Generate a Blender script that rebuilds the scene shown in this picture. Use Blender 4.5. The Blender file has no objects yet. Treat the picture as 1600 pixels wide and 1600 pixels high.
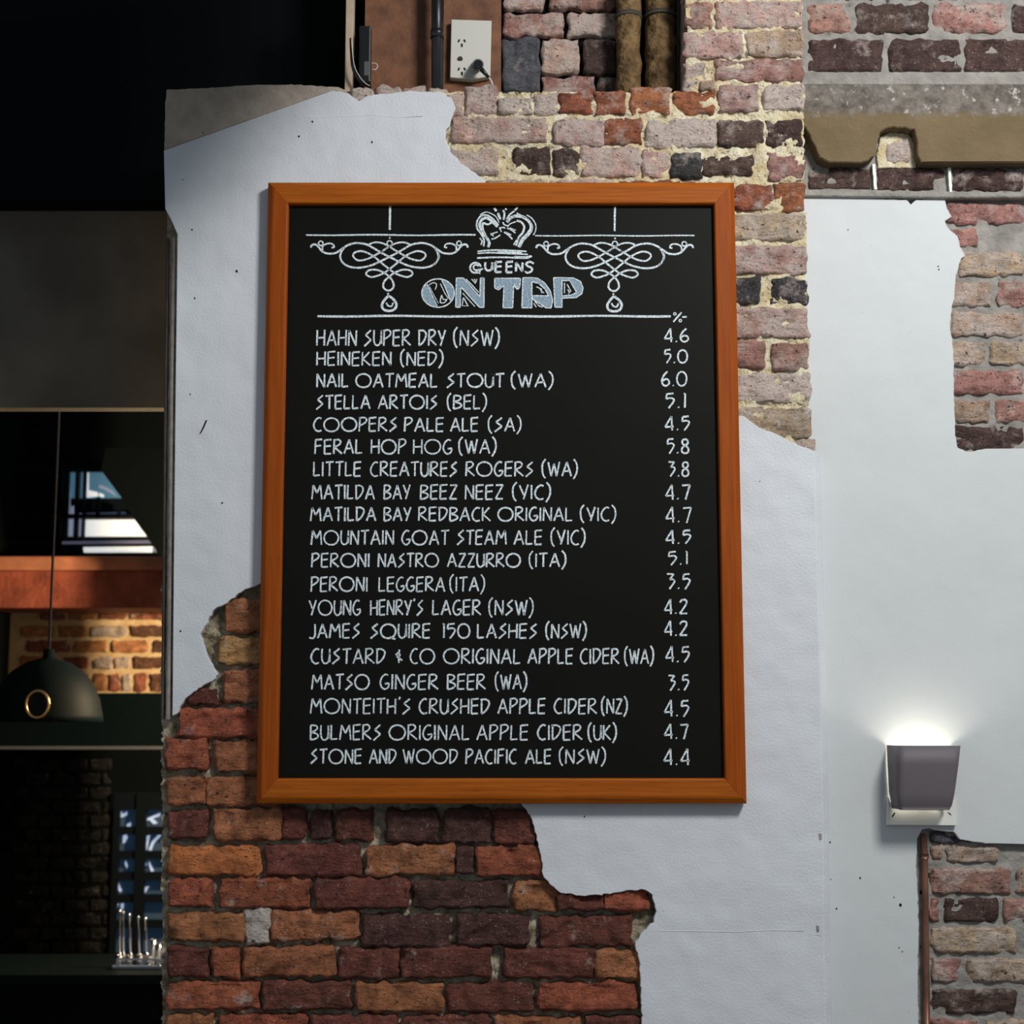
import bpy, bmesh, math, random
from mathutils import Vector, noise
from mathutils.geometry import tessellate_polygon

sc = bpy.context.scene
col = sc.collection
random.seed(7)
R = random.uniform

# ------------------------------------------------------------------ camera
F = 2400.0                       # focal length in pixels of the 1600 px frame
TILT = math.radians(7.9)
CAM = Vector((0.0, -4.06, 1.6))
cd = bpy.data.cameras.new('camera')
cd.sensor_width = 36.0
cd.lens = 36.0 * F / 1600.0
cd.clip_start = 0.05
cd.dof.use_dof = True
cd.dof.focus_distance = 4.09
cd.dof.aperture_fstop = 2.8
cam = bpy.data.objects.new('camera', cd)
cam.location = CAM
cam.rotation_euler = (math.pi / 2 + TILT, 0, 0)
col.objects.link(cam)
sc.camera = cam

# ------------------------------------------------------------------ view, world, lights
sc.view_settings.view_transform = 'Standard'
sc.view_settings.look = 'None'
sc.view_settings.exposure = 0.0
sc.view_settings.gamma = 1.0
sc.view_settings.use_curve_mapping = False
w = bpy.data.worlds.new('world')
sc.world = w
w.use_nodes = True
w.node_tree.nodes['Background'].inputs[0].default_value = (0.78, 0.89, 1.0, 1)
w.node_tree.nodes['Background'].inputs[1].default_value = 0.30

def area(name, loc, target, size, power, color):
    d = bpy.data.lights.new(name, 'AREA')
    d.shape = 'RECTANGLE'
    d.size, d.size_y = size
    d.energy = power
    d.color = color
    o = bpy.data.objects.new(name, d)
    o.location = loc
    o.rotation_euler = (Vector(target) - Vector(loc)).to_track_quat('-Z', 'Y').to_euler()
    col.objects.link(o)
    return o

def point(name, loc, power, color, radius):
    d = bpy.data.lights.new(name, 'POINT')
    d.energy = power
    d.color = color
    d.shadow_soft_size = radius
    o = bpy.data.objects.new(name, d)
    o.location = loc
    col.objects.link(o)
    return o

area('skylight_window', (2.0, -3.0, 4.5), (0.3, 0, 2.4), (0.85, 0.85), 138, (1.0, 0.975, 0.94))
point('spoon_fill', (-0.85, 1.25, 1.45), 1.0, (0.95, 0.96, 1.0), 0.05)  # added fill light, hidden behind the pier, to brighten the steel spoons
point('brick_band_fill', (-0.40, 1.75, 2.12), 250, (1.0, 0.74, 0.46), 0.08)  # warm fill added out of sight behind the pier to light the brick band

# ------------------------------------------------------------------ helpers
RIGHT = Vector((1, 0, 0))
FWD = Vector((0, math.cos(TILT), math.sin(TILT)))
UP = Vector((0, -math.sin(TILT), math.cos(TILT)))

def P(px, py, Y=0.0):
    """point of the vertical plane y = Y that is measured at this spot of the photograph"""
    d = RIGHT * ((px - 800) / F) + UP * ((800 - py) / F) + FWD
    return CAM + d * ((Y - CAM.y) / d.y)

def mk(name, verts, faces, mat, parent=None, smooth=False, color=None, kind=None, mats=None, fmat=None):
    verts = [Vector(v) for v in verts]
    lo = Vector([min(v[i] for v in verts) for i in range(3)])
    hi = Vector([max(v[i] for v in verts) for i in range(3)])
    c = (lo + hi) / 2
    me = bpy.data.meshes.new(name)
    me.from_pydata([v - c for v in verts], [], faces)
    for m in (mats or [mat]):
        me.materials.append(m)
    if fmat:
        for p, k in zip(me.polygons, fmat):
            p.material_index = k
    if smooth:
        for p in me.polygons:
            p.use_smooth = True
    me.update()
    o = bpy.data.objects.new(name, me)
    col.objects.link(o)
    if parent is not None:
        o.parent = parent
        q = parent
        off = Vector((0, 0, 0))
        while q is not None:
            off += q.location
            q = q.parent
        o.location = c - off
    else:
        o.location = c
    if color:
        o.color = color
    if kind:
        o['kind'] = kind
    return o

def empty(name, loc):
    o = bpy.data.objects.new(name, None)
    o.location = loc
    o.empty_display_size = 0.1
    col.objects.link(o)
    return o

def tag(o, label, cat, group=None):
    o['label'] = label
    o['category'] = cat
    if group:
        o['group'] = group
    return o

def box_vf(lo, hi):
    (a, b, c), (d, e, f) = lo, hi
    v = [(a, b, c), (d, b, c), (d, e, c), (a, e, c), (a, b, f), (d, b, f), (d, e, f), (a, e, f)]
    fa = [(0, 3, 2, 1), (4, 5, 6, 7), (0, 1, 5, 4), (1, 2, 6, 5), (2, 3, 7, 6), (3, 0, 4, 7)]
    return v, fa

def box(name, lo, hi, mat, parent=None, bevel=0.0, **k):
    v, fa = box_vf(lo, hi)
    o = mk(name, v, fa, mat, parent, **k)
    if bevel:
        bm = bmesh.new()
        bm.from_mesh(o.data)
        bmesh.ops.bevel(bm, geom=bm.edges[:], offset=bevel, segments=2, affect='EDGES', profile=0.6)
        bm.to_mesh(o.data)
        bm.free()
    return o

def pbox(name, x0, y0, x1, y1, Y, depth, mat, parent=None, bevel=0.0, **k):
    """box whose front face in plane Y has these photograph corners (mean of the edges)"""
    a, b, c, d = P(x0, y0, Y), P(x1, y0, Y), P(x1, y1, Y), P(x0, y1, Y)
    lo = ((a.x + d.x) / 2, Y, c.z)
    hi = ((b.x + c.x) / 2, Y + depth, a.z)
    return box(name, lo, hi, mat, parent, bevel, **k)

def merge(parts):
    V, Fa = [], []
    for v, f in parts:
        n = len(V)
        V += [Vector(q) for q in v]
        Fa += [tuple(i + n for i in t) for t in f]
    return V, Fa

def tube_vf(pts, r, n=8, caps=True):
    pts = [Vector(p) for p in pts]
    V, Fa = [], []
    ref = Vector((0.13, 0.97, 0.2)).normalized()
    for i, p in enumerate(pts):
        t = (pts[min(i + 1, len(pts) - 1)] - pts[max(i - 1, 0)]).normalized()
        a = t.cross(ref)
        if a.length < 1e-3:
            a = t.cross(Vector((1, 0, 0)))
        a.normalize()
        b = t.cross(a)
        rr = r[i] if isinstance(r, (list, tuple)) else r
        for k in range(n):
            th = 2 * math.pi * k / n
            V.append(p + a * rr * math.cos(th) + b * rr * math.sin(th))
    for i in range(len(pts) - 1):
        for k in range(n):
            k2 = (k + 1) % n
            Fa.append((i * n + k, i * n + k2, (i + 1) * n + k2, (i + 1) * n + k))
    if caps:
        Fa.append(tuple(range(n)))
        Fa.append(tuple((len(pts) - 1) * n + k for k in range(n - 1, -1, -1)))
    return V, Fa

def lathe_vf(prof, c, n=32, axis='z'):
    """prof: (radius, along)"""
    V, Fa = [], []
    c = Vector(c)
    for r, h in prof:
        for k in range(n):
            th = 2 * math.pi * k / n
            if axis == 'z':
                V.append(c + Vector((r * math.cos(th), r * math.sin(th), h)))
            else:
                V.append(c + Vector((r * math.cos(th), h, r * math.sin(th))))
    for i in range(len(prof) - 1):
        for k in range(n):
            k2 = (k + 1) % n
            Fa.append((i * n + k, i * n + k2, (i + 1) * n + k2, (i + 1) * n + k))
    return V, Fa

def catmull(pts, step=4, closed=False):
    pts = [Vector(p) for p in pts]
    n = len(pts)
    if n < 3:
        return pts
    out = []
    rng = n if closed else n - 1
    for i in range(rng):
        if closed:
            p0, p1, p2, p3 = pts[(i - 1) % n], pts[i], pts[(i + 1) % n], pts[(i + 2) % n]
        else:
            p0, p1, p2, p3 = pts[max(i - 1, 0)], pts[i], pts[i + 1], pts[min(i + 2, n - 1)]
        for k in range(step):
            t = k / step
            out.append(0.5 * ((2 * p1) + (p2 - p0) * t + (2 * p0 - 5 * p1 + 4 * p2 - p3) * t * t
                              + (-p0 + 3 * p1 - 3 * p2 + p3) * t ** 3))
    out.append(pts[0] if closed else pts[-1])
    return out

def roughen(pts, step=5.0, amp=1.6, seed=0.0):
    """walk a pixel polyline in short steps and push each point about: a broken edge"""
    out = []
    for i in range(len(pts) - 1):
        a, b = Vector((pts[i][0], pts[i][1])), Vector((pts[i + 1][0], pts[i + 1][1]))
        n = max(1, int((b - a).length / step))
        for k in range(n):
            q = a.lerp(b, k / n)
            if i or k:
                q = q + Vector((noise.noise(Vector((q.x * .11, q.y * .11, seed))),
                                noise.noise(Vector((q.x * .11, q.y * .11, seed + 9))))) * amp * 1.6
                q = q + Vector((R(-amp, amp), R(-amp, amp))) * 0.45
            out.append((q.x, q.y))
    return out

def slab(name, poly, Y, depth, mat, parent=None, edge_in=0.0, **k):
    """extrude a pixel polygon from plane Y back by depth; edge_in softens the front arris (metres)"""
    n = len(poly)
    front = [P(x, y, Y) for x, y in poly]
    if edge_in:
        cx = []
        for i in range(n):
            a, b = front[i - 1], front[(i + 1) % n]
            t = (b - a)
            nrm = Vector((t.z, 0, -t.x))
            if nrm.length > 1e-9:
                nrm.normalize()
            cx.append(nrm)
        area2 = sum(front[i].x * front[(i + 1) % n].z - front[(i + 1) % n].x * front[i].z for i in range(n))
        s = -1 if area2 > 0 else 1
        inner = [front[i] + cx[i] * s * edge_in for i in range(n)]
        mid = [v + Vector((0, edge_in, 0)) for v in front]
        back = [v + Vector((0, depth, 0)) for v in front]
        V = inner + mid + back
        tris = tessellate_polygon([[Vector((v.x, v.z, 0)) for v in inner]])
        Fa = [tuple(t) for t in tris]
        for r in range(2):
            for i in range(n):
                j = (i + 1) % n
                Fa.append((r * n + i, r * n + j, (r + 1) * n + j, (r + 1) * n + i))
    else:
        back = [v + Vector((0, depth, 0)) for v in front]
        V = front + back
        tris = tessellate_polygon([[Vector((v.x, v.z, 0)) for v in front]])
        Fa = [tuple(t) for t in tris]
        for i in range(n):
            j = (i + 1) % n
            Fa.append((i, j, n + j, n + i))
    o = mk(name, V, Fa, mat, parent, **k)
    bm = bmesh.new()
    bm.from_mesh(o.data)
    bmesh.ops.recalc_face_normals(bm, faces=bm.faces[:])
    bm.to_mesh(o.data)
    bm.free()
    return o

# ------------------------------------------------------------------ materials
def mat_new(name):
    m = bpy.data.materials.new(name)
    m.use_nodes = True
    nt = m.node_tree
    return m, nt, nt.nodes, nt.links, nt.nodes['Principled BSDF']

def simple(name, c, rough=0.6, metal=0.0, spec=0.4, var=0.0, scale=20, bump=0.0, bscale=80, emit=None, estr=0):
    m, nt, N, L, B = mat_new(name)
    B.inputs['Base Color'].default_value = (*c, 1)
    B.inputs['Roughness'].default_value = rough
    B.inputs['Metallic'].default_value = metal
    B.inputs['Specular IOR Level'].default_value = spec
    g = N.new('ShaderNodeNewGeometry')
    if var:
        t = N.new('ShaderNodeTexNoise')
        t.inputs['Scale'].default_value = scale
        t.inputs['Detail'].default_value = 6
        L.new(g.outputs['Position'], t.inputs['Vector'])
        r = N.new('ShaderNodeMapRange')
        r.inputs[1].default_value = 0.3
        r.inputs[2].default_value = 0.7
        r.inputs[3].default_value = 1 - var
        r.inputs[4].default_value = 1 + var
        L.new(t.outputs['Fac'], r.inputs[0])
        x = N.new('ShaderNodeVectorMath')
        x.operation = 'SCALE'
        x.inputs[0].default_value = c
        L.new(r.outputs[0], x.inputs['Scale'])
        L.new(x.outputs[0], B.inputs['Base Color'])
    if bump:
        t = N.new('ShaderNodeTexNoise')
        t.inputs['Scale'].default_value = bscale
        t.inputs['Detail'].default_value = 5
        L.new(g.outputs['Position'], t.inputs['Vector'])
        b = N.new('ShaderNodeBump')
        b.inputs['Strength'].default_value = 1
        b.inputs['Distance'].default_value = bump
        L.new(t.outputs['Fac'], b.inputs['Height'])
        L.new(b.outputs[0], B.inputs['Normal'])
    if emit:
        B.inputs['Emission Color'].default_value = (*emit, 1)
        B.inputs['Emission Strength'].default_value = estr
    return m

def noise_ramp(N, L, vec, scale, lo, hi, detail=6, rough=0.6):
    t = N.new('ShaderNodeTexNoise')
    t.inputs['Scale'].default_value = scale
    t.inputs['Detail'].default_value = detail
    t.inputs['Roughness'].default_value = rough
    L.new(vec, t.inputs['Vector'])
    r = N.new('ShaderNodeMapRange')
    r.inputs[1].default_value = lo
    r.inputs[2].default_value = hi
    L.new(t.outputs['Fac'], r.inputs[0])
    return r.outputs[0], t.outputs['Fac'], r

def mixc(N, L, fac, a, b, mode='MIX'):
    x = N.new('ShaderNodeMix')
    x.data_type = 'RGBA'
    x.blend_type = mode
    for sock, val in ((x.inputs[0], fac), (x.inputs[6], a), (x.inputs[7], b)):
        if hasattr(val, 'is_output'):
            L.new(val, sock)
        elif isinstance(val, (int, float)):
            sock.default_value = val
        else:
            sock.default_value = (*val, 1)
    return x.outputs[2]

def bump_chain(N, L, B, items):
    prev = None
    for h, dist in items:
        b = N.new('ShaderNodeBump')
        b.inputs['Strength'].default_value = 1
        b.inputs['Distance'].default_value = dist
        L.new(h, b.inputs['Height'])
        if prev:
            L.new(prev, b.inputs['Normal'])
        prev = b.outputs[0]
    L.new(prev, B.inputs['Normal'])

def brick_material():
    m, nt, N, L, B = mat_new('weathered brick')
    g = N.new('ShaderNodeNewGeometry')
    oi = N.new('ShaderNodeObjectInfo')
    pos = g.outputs['Position']
    # wander of tone within a brick
    v1, f1, _ = noise_ramp(N, L, pos, 28, 0.3, 0.7)
    sc1 = N.new('ShaderNodeMapRange')
    sc1.inputs[3].default_value = 0.55
    sc1.inputs[4].default_value = 1.45
    L.new(v1, sc1.inputs[0])
    x = N.new('ShaderNodeVectorMath')
    x.operation = 'SCALE'
    L.new(oi.outputs['Color'], x.inputs[0])
    L.new(sc1.outputs[0], x.inputs['Scale'])
    c = x.outputs[0]
    # lime haze: how much comes from the object's alpha
    t = N.new('ShaderNodeTexNoise')
    t.inputs['Scale'].default_value = 17
    t.inputs['Detail'].default_value = 8
    t.inputs['Roughness'].default_value = 0.68
    L.new(pos, t.inputs['Vector'])
    a = N.new('ShaderNodeMath')
    a.operation = 'MULTIPLY_ADD'
    L.new(oi.outputs['Alpha'], a.inputs[0])
    a.inputs[1].default_value = 0.42
    L.new(t.outputs['Fac'], a.inputs[2])
    r = N.new('ShaderNodeMapRange')
    r.inputs[1].default_value = 0.64
    r.inputs[2].default_value = 0.82
    r.inputs[4].default_value = 0.8
    L.new(a.outputs[0], r.inputs[0])
    c = mixc(N, L, r.outputs[0], c, (0.74, 0.63, 0.56))
    # dark pits and soot
    v3, f3, _ = noise_ramp(N, L, pos, 90, 0.60, 0.70, 4)
    c = mixc(N, L, v3, c, (0.035, 0.022, 0.018))
    # pale flecks
    v4, f4, _ = noise_ramp(N, L, pos, 170, 0.63, 0.69, 3)
    v4m = N.new('ShaderNodeMath')
    v4m.operation = 'MULTIPLY'
    L.new(v4, v4m.inputs[0])
    L.new(v1, v4m.inputs[1])
    c = mixc(N, L, v4m.outputs[0], c, (0.62, 0.53, 0.46))
    L.new(c, B.inputs['Base Color'])
    B.inputs['Roughness'].default_value = 0.78
    B.inputs['Specular IOR Level'].default_value = 0.35
    st = N.new('ShaderNodeVectorMath')
    st.operation = 'MULTIPLY'
    st.inputs[1].default_value = (0.55, 1, 1.3)
    L.new(pos, st.inputs[0])
    big = N.new('ShaderNodeTexNoise')
    big.inputs['Scale'].default_value = 55
    big.inputs['Detail'].default_value = 7
    big.inputs['Roughness'].default_value = 0.66
    L.new(st.outputs[0], big.inputs['Vector'])
    bump_chain(N, L, B, [(big.outputs['Fac'], 0.024), (f3, 0.006)])
    return m

def mortar_material(name, c1, c2):
    m, nt, N, L, B = mat_new(name)
    g = N.new('ShaderNodeNewGeometry')
    pos = g.outputs['Position']
    v, f, _ = noise_ramp(N, L, pos, 22, 0.35, 0.65)
    c = mixc(N, L, v, c1, c2)
    v2, f2, _ = noise_ramp(N, L, pos, 110, 0.6, 0.7, 4)
    c = mixc(N, L, v2, c, tuple(k * 0.35 for k in c1))
    L.new(c, B.inputs['Base Color'])
    B.inputs['Roughness'].default_value = 0.95
    B.inputs['Specular IOR Level'].default_value = 0.1
    v3, f3, _ = noise_ramp(N, L, pos, 140, 0, 1, 6)
    bump_chain(N, L, B, [(f3, 0.008)])
    return m

def plaster_material(name, c, rough=0.55, grain=0.0012, lump=0.012):
    m, nt, N, L, B = mat_new(name)
    g = N.new('ShaderNodeNewGeometry')
    pos = g.outputs['Position']
    v, f, _ = noise_ramp(N, L, pos, 3.2, 0.3, 0.7, 5)
    cc = mixc(N, L, v, tuple(k * 0.95 for k in c), c)
    v2, f2, _ = noise_ramp(N, L, pos, 130, 0.735, 0.76, 2)
    cc = mixc(N, L, v2, cc, tuple(k * 0.5 for k in c))
    L.new(cc, B.inputs['Base Color'])
    B.inputs['Roughness'].default_value = rough
    B.inputs['Specular IOR Level'].default_value = 0.3
    t = N.new('ShaderNodeTexNoise')
    t.inputs['Scale'].default_value = 150
    t.inputs['Detail'].default_value = 3
    L.new(pos, t.inputs['Vector'])
    t2 = N.new('ShaderNodeTexNoise')
    t2.inputs['Scale'].default_value = 6
    t2.inputs['Detail'].default_value = 2
    L.new(pos, t2.inputs['Vector'])
    bump_chain(N, L, B, [(t2.outputs['Fac'], lump), (t.outputs['Fac'], grain)])
    return m

def wood_material(name, axis, c1, c2, rough=0.35):
    m, nt, N, L, B = mat_new(name)
    g = N.new('ShaderNodeNewGeometry')
    s = N.new('ShaderNodeVectorMath')
    s.operation = 'MULTIPLY'
    s.inputs[1].default_value = (1.5, 30, 45) if axis == 'x' else (45, 30, 1.5)
    L.new(g.outputs['Position'], s.inputs[0])
    v, f, _ = noise_ramp(N, L, s.outputs[0], 3.0, 0.25, 0.75, 5)
    c = mixc(N, L, v, c1, c2)
    s2 = N.new('ShaderNodeVectorMath')
    s2.operation = 'MULTIPLY'
    s2.inputs[1].default_value = (12, 100, 260) if axis == 'x' else (260, 100, 12)
    L.new(g.outputs['Position'], s2.inputs[0])
    v2, f2, _ = noise_ramp(N, L, s2.outputs[0], 1.5, 0.62, 0.8, 3)
    c = mixc(N, L, v2, c, tuple(k * 0.35 for k in c1))
    L.new(c, B.inputs['Base Color'])
    B.inputs['Roughness'].default_value = rough
    B.inputs['Specular IOR Level'].default_value = 0.12
    bump_chain(N, L, B, [(f2, 0.0004)])
    return m

def chalk_material(name, c, lo, hi, dark):
    m, nt, N, L, B = mat_new(name)
    g = N.new('ShaderNodeNewGeometry')
    v, f, _ = noise_ramp(N, L, g.outputs['Position'], 210, lo, hi, 3)
    cc = mixc(N, L, v, dark, c)
    L.new(cc, B.inputs['Base Color'])
    B.inputs['Roughness'].default_value = 0.95
    B.inputs['Specular IOR Level'].default_value = 0.0
    return m

M = {}
M['brick'] = brick_material()
M['mortar_cream'] = mortar_material('cream lime mortar', (0.66, 0.53, 0.30), (0.90, 0.84, 0.64))
M['mortar_grey'] = mortar_material('grey old mortar', (0.24, 0.19, 0.11), (0.62, 0.55, 0.42))
M['mortar_back'] = mortar_material('sandy mortar', (0.62, 0.42, 0.2), (0.75, 0.58, 0.34))
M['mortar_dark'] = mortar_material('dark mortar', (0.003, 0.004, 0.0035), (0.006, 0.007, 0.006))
M['plaster'] = plaster_material('white painted plaster', (0.68, 0.715, 0.755))
M['plaster_right'] = plaster_material('white painted plaster right', (0.63, 0.665, 0.675), grain=0.0003, lump=0.005)
M['render'] = simple('shadow brown', (0.44, 0.375, 0.31), 0.95, spec=0.1, var=0.22, scale=14, bump=0.004, bscale=60)  # darker brown holds the painted shadow of the triangle on the pier
M['render_grey'] = simple('grey render', (0.30, 0.285, 0.26), 0.95, spec=0.1, var=0.25, scale=20, bump=0.006, bscale=70)
M['wood_x'] = wood_material('stained timber horizontal', 'x', (0.27, 0.058, 0.004), (0.45, 0.120, 0.010), 0.5)
M['wood_z'] = wood_material('stained timber vertical', 'z', (0.24, 0.045, 0.003), (0.36, 0.080, 0.006), 0.5)
M['board'] = simple('blackboard paint', (0.0055, 0.0055, 0.0045), 0.5, spec=0.1, var=0.12, scale=4)
M['rebate'] = simple('dark rebate', (0.01, 0.006, 0.004), 0.8)
M['chalk'] = chalk_material('chalk white', (0.93, 1.0, 1.0), 0.36, 0.60, (0.30, 0.39, 0.46))
M['chalk_fill'] = chalk_material('chalk fill', (0.36, 0.47, 0.56), 0.32, 0.62, (0.17, 0.25, 0.33))
M['black'] = simple('black paint', (0.0015, 0.0030, 0.0036), 0.75, spec=0.08, var=0.2, scale=2)
M['beam'] = simple('dark painted beam', (0.11, 0.10, 0.083), 0.85, spec=0.1, var=0.3, scale=3, bump=0.002, bscale=60)
M['bead'] = simple('taupe painted bead', (0.20, 0.175, 0.15), 0.5, var=0.25, scale=40)
M['bead_dark'] = simple('dark brown reveal', (0.05, 0.042, 0.035), 0.8, var=0.3, scale=30)
M['teal'] = simple('black green panel', (0.0012, 0.0045, 0.005), 0.6, spec=0.10, var=0.2, scale=3)
M['steel_edge'] = simple('dull steel edge', (0.09, 0.095, 0.10), 0.5)
M['redwood'] = simple('red stained beam', (0.30, 0.075, 0.042), 0.6, var=0.35, scale=14, bump=0.004, bscale=50)
M['redwood_light'] = simple('red stained moulding', (0.50, 0.19, 0.10), 0.55, var=0.3, scale=10)
M['steel'] = simple('polished steel', (0.75, 0.75, 0.76), 0.16, metal=1)
M['copper'] = simple('aged copper pipe', (0.22, 0.10, 0.065), 0.4, metal=0.5, var=0.35, scale=16)
M['black_plastic'] = simple('black plastic', (0.012, 0.013, 0.016), 0.35)
M['socket'] = simple('off white plastic', (0.62, 0.61, 0.56), 0.35)
M['hole'] = simple('dark slot', (0.02, 0.017, 0.015), 0.9, spec=0.0)
M['wood_raw'] = simple('brown ply', (0.17, 0.072, 0.036), 0.7, var=0.35, scale=18, bump=0.002)
M['wood_pale'] = simple('pale stud timber', (0.50, 0.38, 0.28), 0.75, var=0.15, scale=20)
M['bark'] = simple('rough brown pipe lagging', (0.15, 0.095, 0.045), 0.9, spec=0.1, var=0.6, scale=30, bump=0.02, bscale=45)
M['shade'] = simple('grey enamel', (0.13, 0.115, 0.125), 0.55, spec=0.35)
M['cream_plate'] = simple('cream enamel', (0.76, 0.77, 0.72), 0.45)
M['shade_in'] = simple('white enamel', (0.8, 0.8, 0.78), 0.5)
M['brass'] = simple('aged brass', (0.55, 0.33, 0.14), 0.3, metal=1)
M['cream_cord'] = simple('white cord', (0.6, 0.58, 0.54), 0.5)

def lintel_material():
    m, nt, N, L, B = mat_new('old stone lintel')
    g = N.new('ShaderNodeNewGeometry')
    pos = g.outputs['Position']
    sep = N.new('ShaderNodeSeparateXYZ')
    L.new(pos, sep.inputs[0])
    v, f, _ = noise_ramp(N, L, pos, 6, 0.3, 0.7, 6)
    tan = mixc(N, L, v, (0.17, 0.125, 0.068), (0.235, 0.175, 0.10))
    v2, f2, _ = noise_ramp(N, L, pos, 26, 0.35, 0.65, 8, 0.7)
    grey = mixc(N, L, v2, (0.10, 0.085, 0.07), (0.27, 0.24, 0.21))
    h = N.new('ShaderNodeMath')                   # dressed band below, rubbed grey stone above
    h.operation = 'MULTIPLY_ADD'
    L.new(f2, h.inputs[0])
    h.inputs[1].default_value = 0.05
    L.new(sep.outputs['Z'], h.inputs[2])
    r = N.new('ShaderNodeMapRange')
    zc = P(1380, 182, 0.08).z
    r.inputs[1].default_value = zc + 0.012
    r.inputs[2].default_value = zc + 0.035
    L.new(h.outputs[0], r.inputs[0])
    c = mixc(N, L, r.outputs[0], tan, grey)
    v3, f3, _ = noise_ramp(N, L, pos, 42, 0.60, 0.68, 5)
    mm = N.new('ShaderNodeMath')
    mm.operation = 'MULTIPLY'
    L.new(v3, mm.inputs[0])
    L.new(r.outputs[0], mm.inputs[1])
    c = mixc(N, L, mm.outputs[0], c, (0.52, 0.50, 0.47))
    L.new(c, B.inputs['Base Color'])
    B.inputs['Roughness'].default_value = 0.9
    B.inputs['Specular IOR Level'].default_value = 0.15
    bump_chain(N, L, B, [(f2, 0.008)])
    return m
M['lintel'] = lintel_material()

# brick colours: (linear colour, lime haze)
BC = {
    'p': ((0.64, 0.400, 0.330), 0.60),    # pinkish grey
    'w': ((0.72, 0.560, 0.480), 0.85),    # pale, limed
    'r': ((0.38, 0.120, 0.065), 0.30),    # red
    'o': ((0.44, 0.160, 0.070), 0.25),    # orange
    't': ((0.54, 0.380, 0.260), 0.5),    # tan
    'm': ((0.50, 0.260, 0.215), 0.36),    # mauve
    'd': ((0.11, 0.065, 0.055), 0.22),    # dark
    'k': ((0.055, 0.050, 0.055), 0.25),   # black blue
    'g': ((0.12, 0.125, 0.14), 0.15),     # slate
    'R': ((0.33, 0.092, 0.046), 0.06),   # lower wall red
    'B': ((0.40, 0.150, 0.066), 0.10),    # lower wall brown orange
    'O': ((0.50, 0.165, 0.052), 0.06),    # lower wall orange
    'D': ((0.165, 0.050, 0.034), 0.06),   # lower wall dark
    'K': ((0.085, 0.036, 0.030), 0.04),   # lower wall sooty
    'Y': ((0.55, 0.300, 0.120), 0.2),    # lower wall yellow
    'W': ((0.70, 0.680, 0.640), 0.90),    # painted
}

def brick(parent, x0, y0, x1, y1, code, Y=0.014, depth=0.05, seed=None, wob=1.0, skew=0.0, topcut=None, rr=0.007):
    seed = random.random() * 100 if seed is None else seed
    a, b, c, d = P(x0, y0, Y), P(x1, y0 + skew, Y), P(x1, y1 + skew, Y), P(x0, y1, Y)
    Wd, Hd = (b - a).length, (a - d).length
    nu = max(3, min(22, int(Wd / 0.011)))
    nv = max(3, min(8, int(Hd / 0.010)))
    us = [0, rr / Wd] + [i / nu for i in range(1, nu)] + [1 - rr / Wd, 1]
    vs = [0, rr / Hd] + [i / nv for i in range(1, nv)] + [1 - rr / Hd, 1]
    us.sort(); vs.sort()
    nx, nz = len(us), len(vs)
    tilt = R(-0.003, 0.003)
    V = []
    for j, v in enumerate(vs):
        for i, u in enumerate(us):
            q = a.lerp(b, u).lerp(d.lerp(c, u), v)
            ex = min(u, 1 - u) * Wd
            ez = min(v, 1 - v) * Hd
            e = min(ex, ez)
            n1 = noise.noise(Vector((q.x * 30, q.z * 30, seed)))
            n2 = noise.noise(Vector((q.x * 75, q.z * 75, seed + 5)))
            n3 = noise.noise(Vector((q.x * 14, q.z * 22, seed + 8)))
            dy = -n1 * 0.006 - n2 * 0.004 + tilt * (u - 0.5) * 2
            if n3 > 0.28:                       # a flake has come away
                dy += min(0.009, (n3 - 0.28) * 0.09)
            if e < 0.012:                       # edges crumble
                dy += max(0.0, noise.noise(Vector((q.x * 38, q.z * 38, seed + 6)))) * 0.012
            if e < 0.0015:
                dy += rr * 0.9
                q = q + Vector((noise.noise(Vector((q.x * 45, q.z * 45, seed + 2))), 0,
                                noise.noise(Vector((q.x * 45, q.z * 45, seed + 3))))) * 0.0085 * wob
            if ex < 0.0015 and ez < 0.0015:
                q = q.lerp((a + b + c + d) / 4, 0.035)
            if topcut and v < 0.5:
                q.z -= topcut * Hd * (0.5 - v) * 2 * (0.5 + 0.5 * noise.noise(Vector((q.x * 18, seed, 0))) * 2)
            V.append(q + Vector((0, dy, 0)))
    Fa = [(j * nx + i, j * nx + i + 1, (j + 1) * nx + i + 1, (j + 1) * nx + i)
          for j in range(nz - 1) for i in range(nx - 1)]
    ring = [i for i in range(nx)] + [j * nx + nx - 1 for j in range(1, nz)] \
        + [(nz - 1) * nx + i for i in range(nx - 2, -1, -1)] + [j * nx for j in range(nz - 2, 0, -1)]
    n0 = len(V)
    for k in ring:
        q = V[k].copy()
        q.y = Y + depth
        V.append(q)
    for k in range(len(ring)):
        k2 = (k + 1) % len(ring)
        Fa.append((ring[k2], ring[k], n0 + k, n0 + k2))
    Fa = [tuple(reversed(f)) for f in Fa]
    c3, al = BC[code]
    f = R(0.85, 1.15) * (1.22 if code in 'RBODKY' else 1.0)
    return mk('brick', V, Fa, M['brick'], parent, smooth=True,
              color=(c3[0] * f, c3[1] * f * R(.94, 1.06), c3[2] * f, min(1, max(0, al + R(-.1, .1)))))

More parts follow.
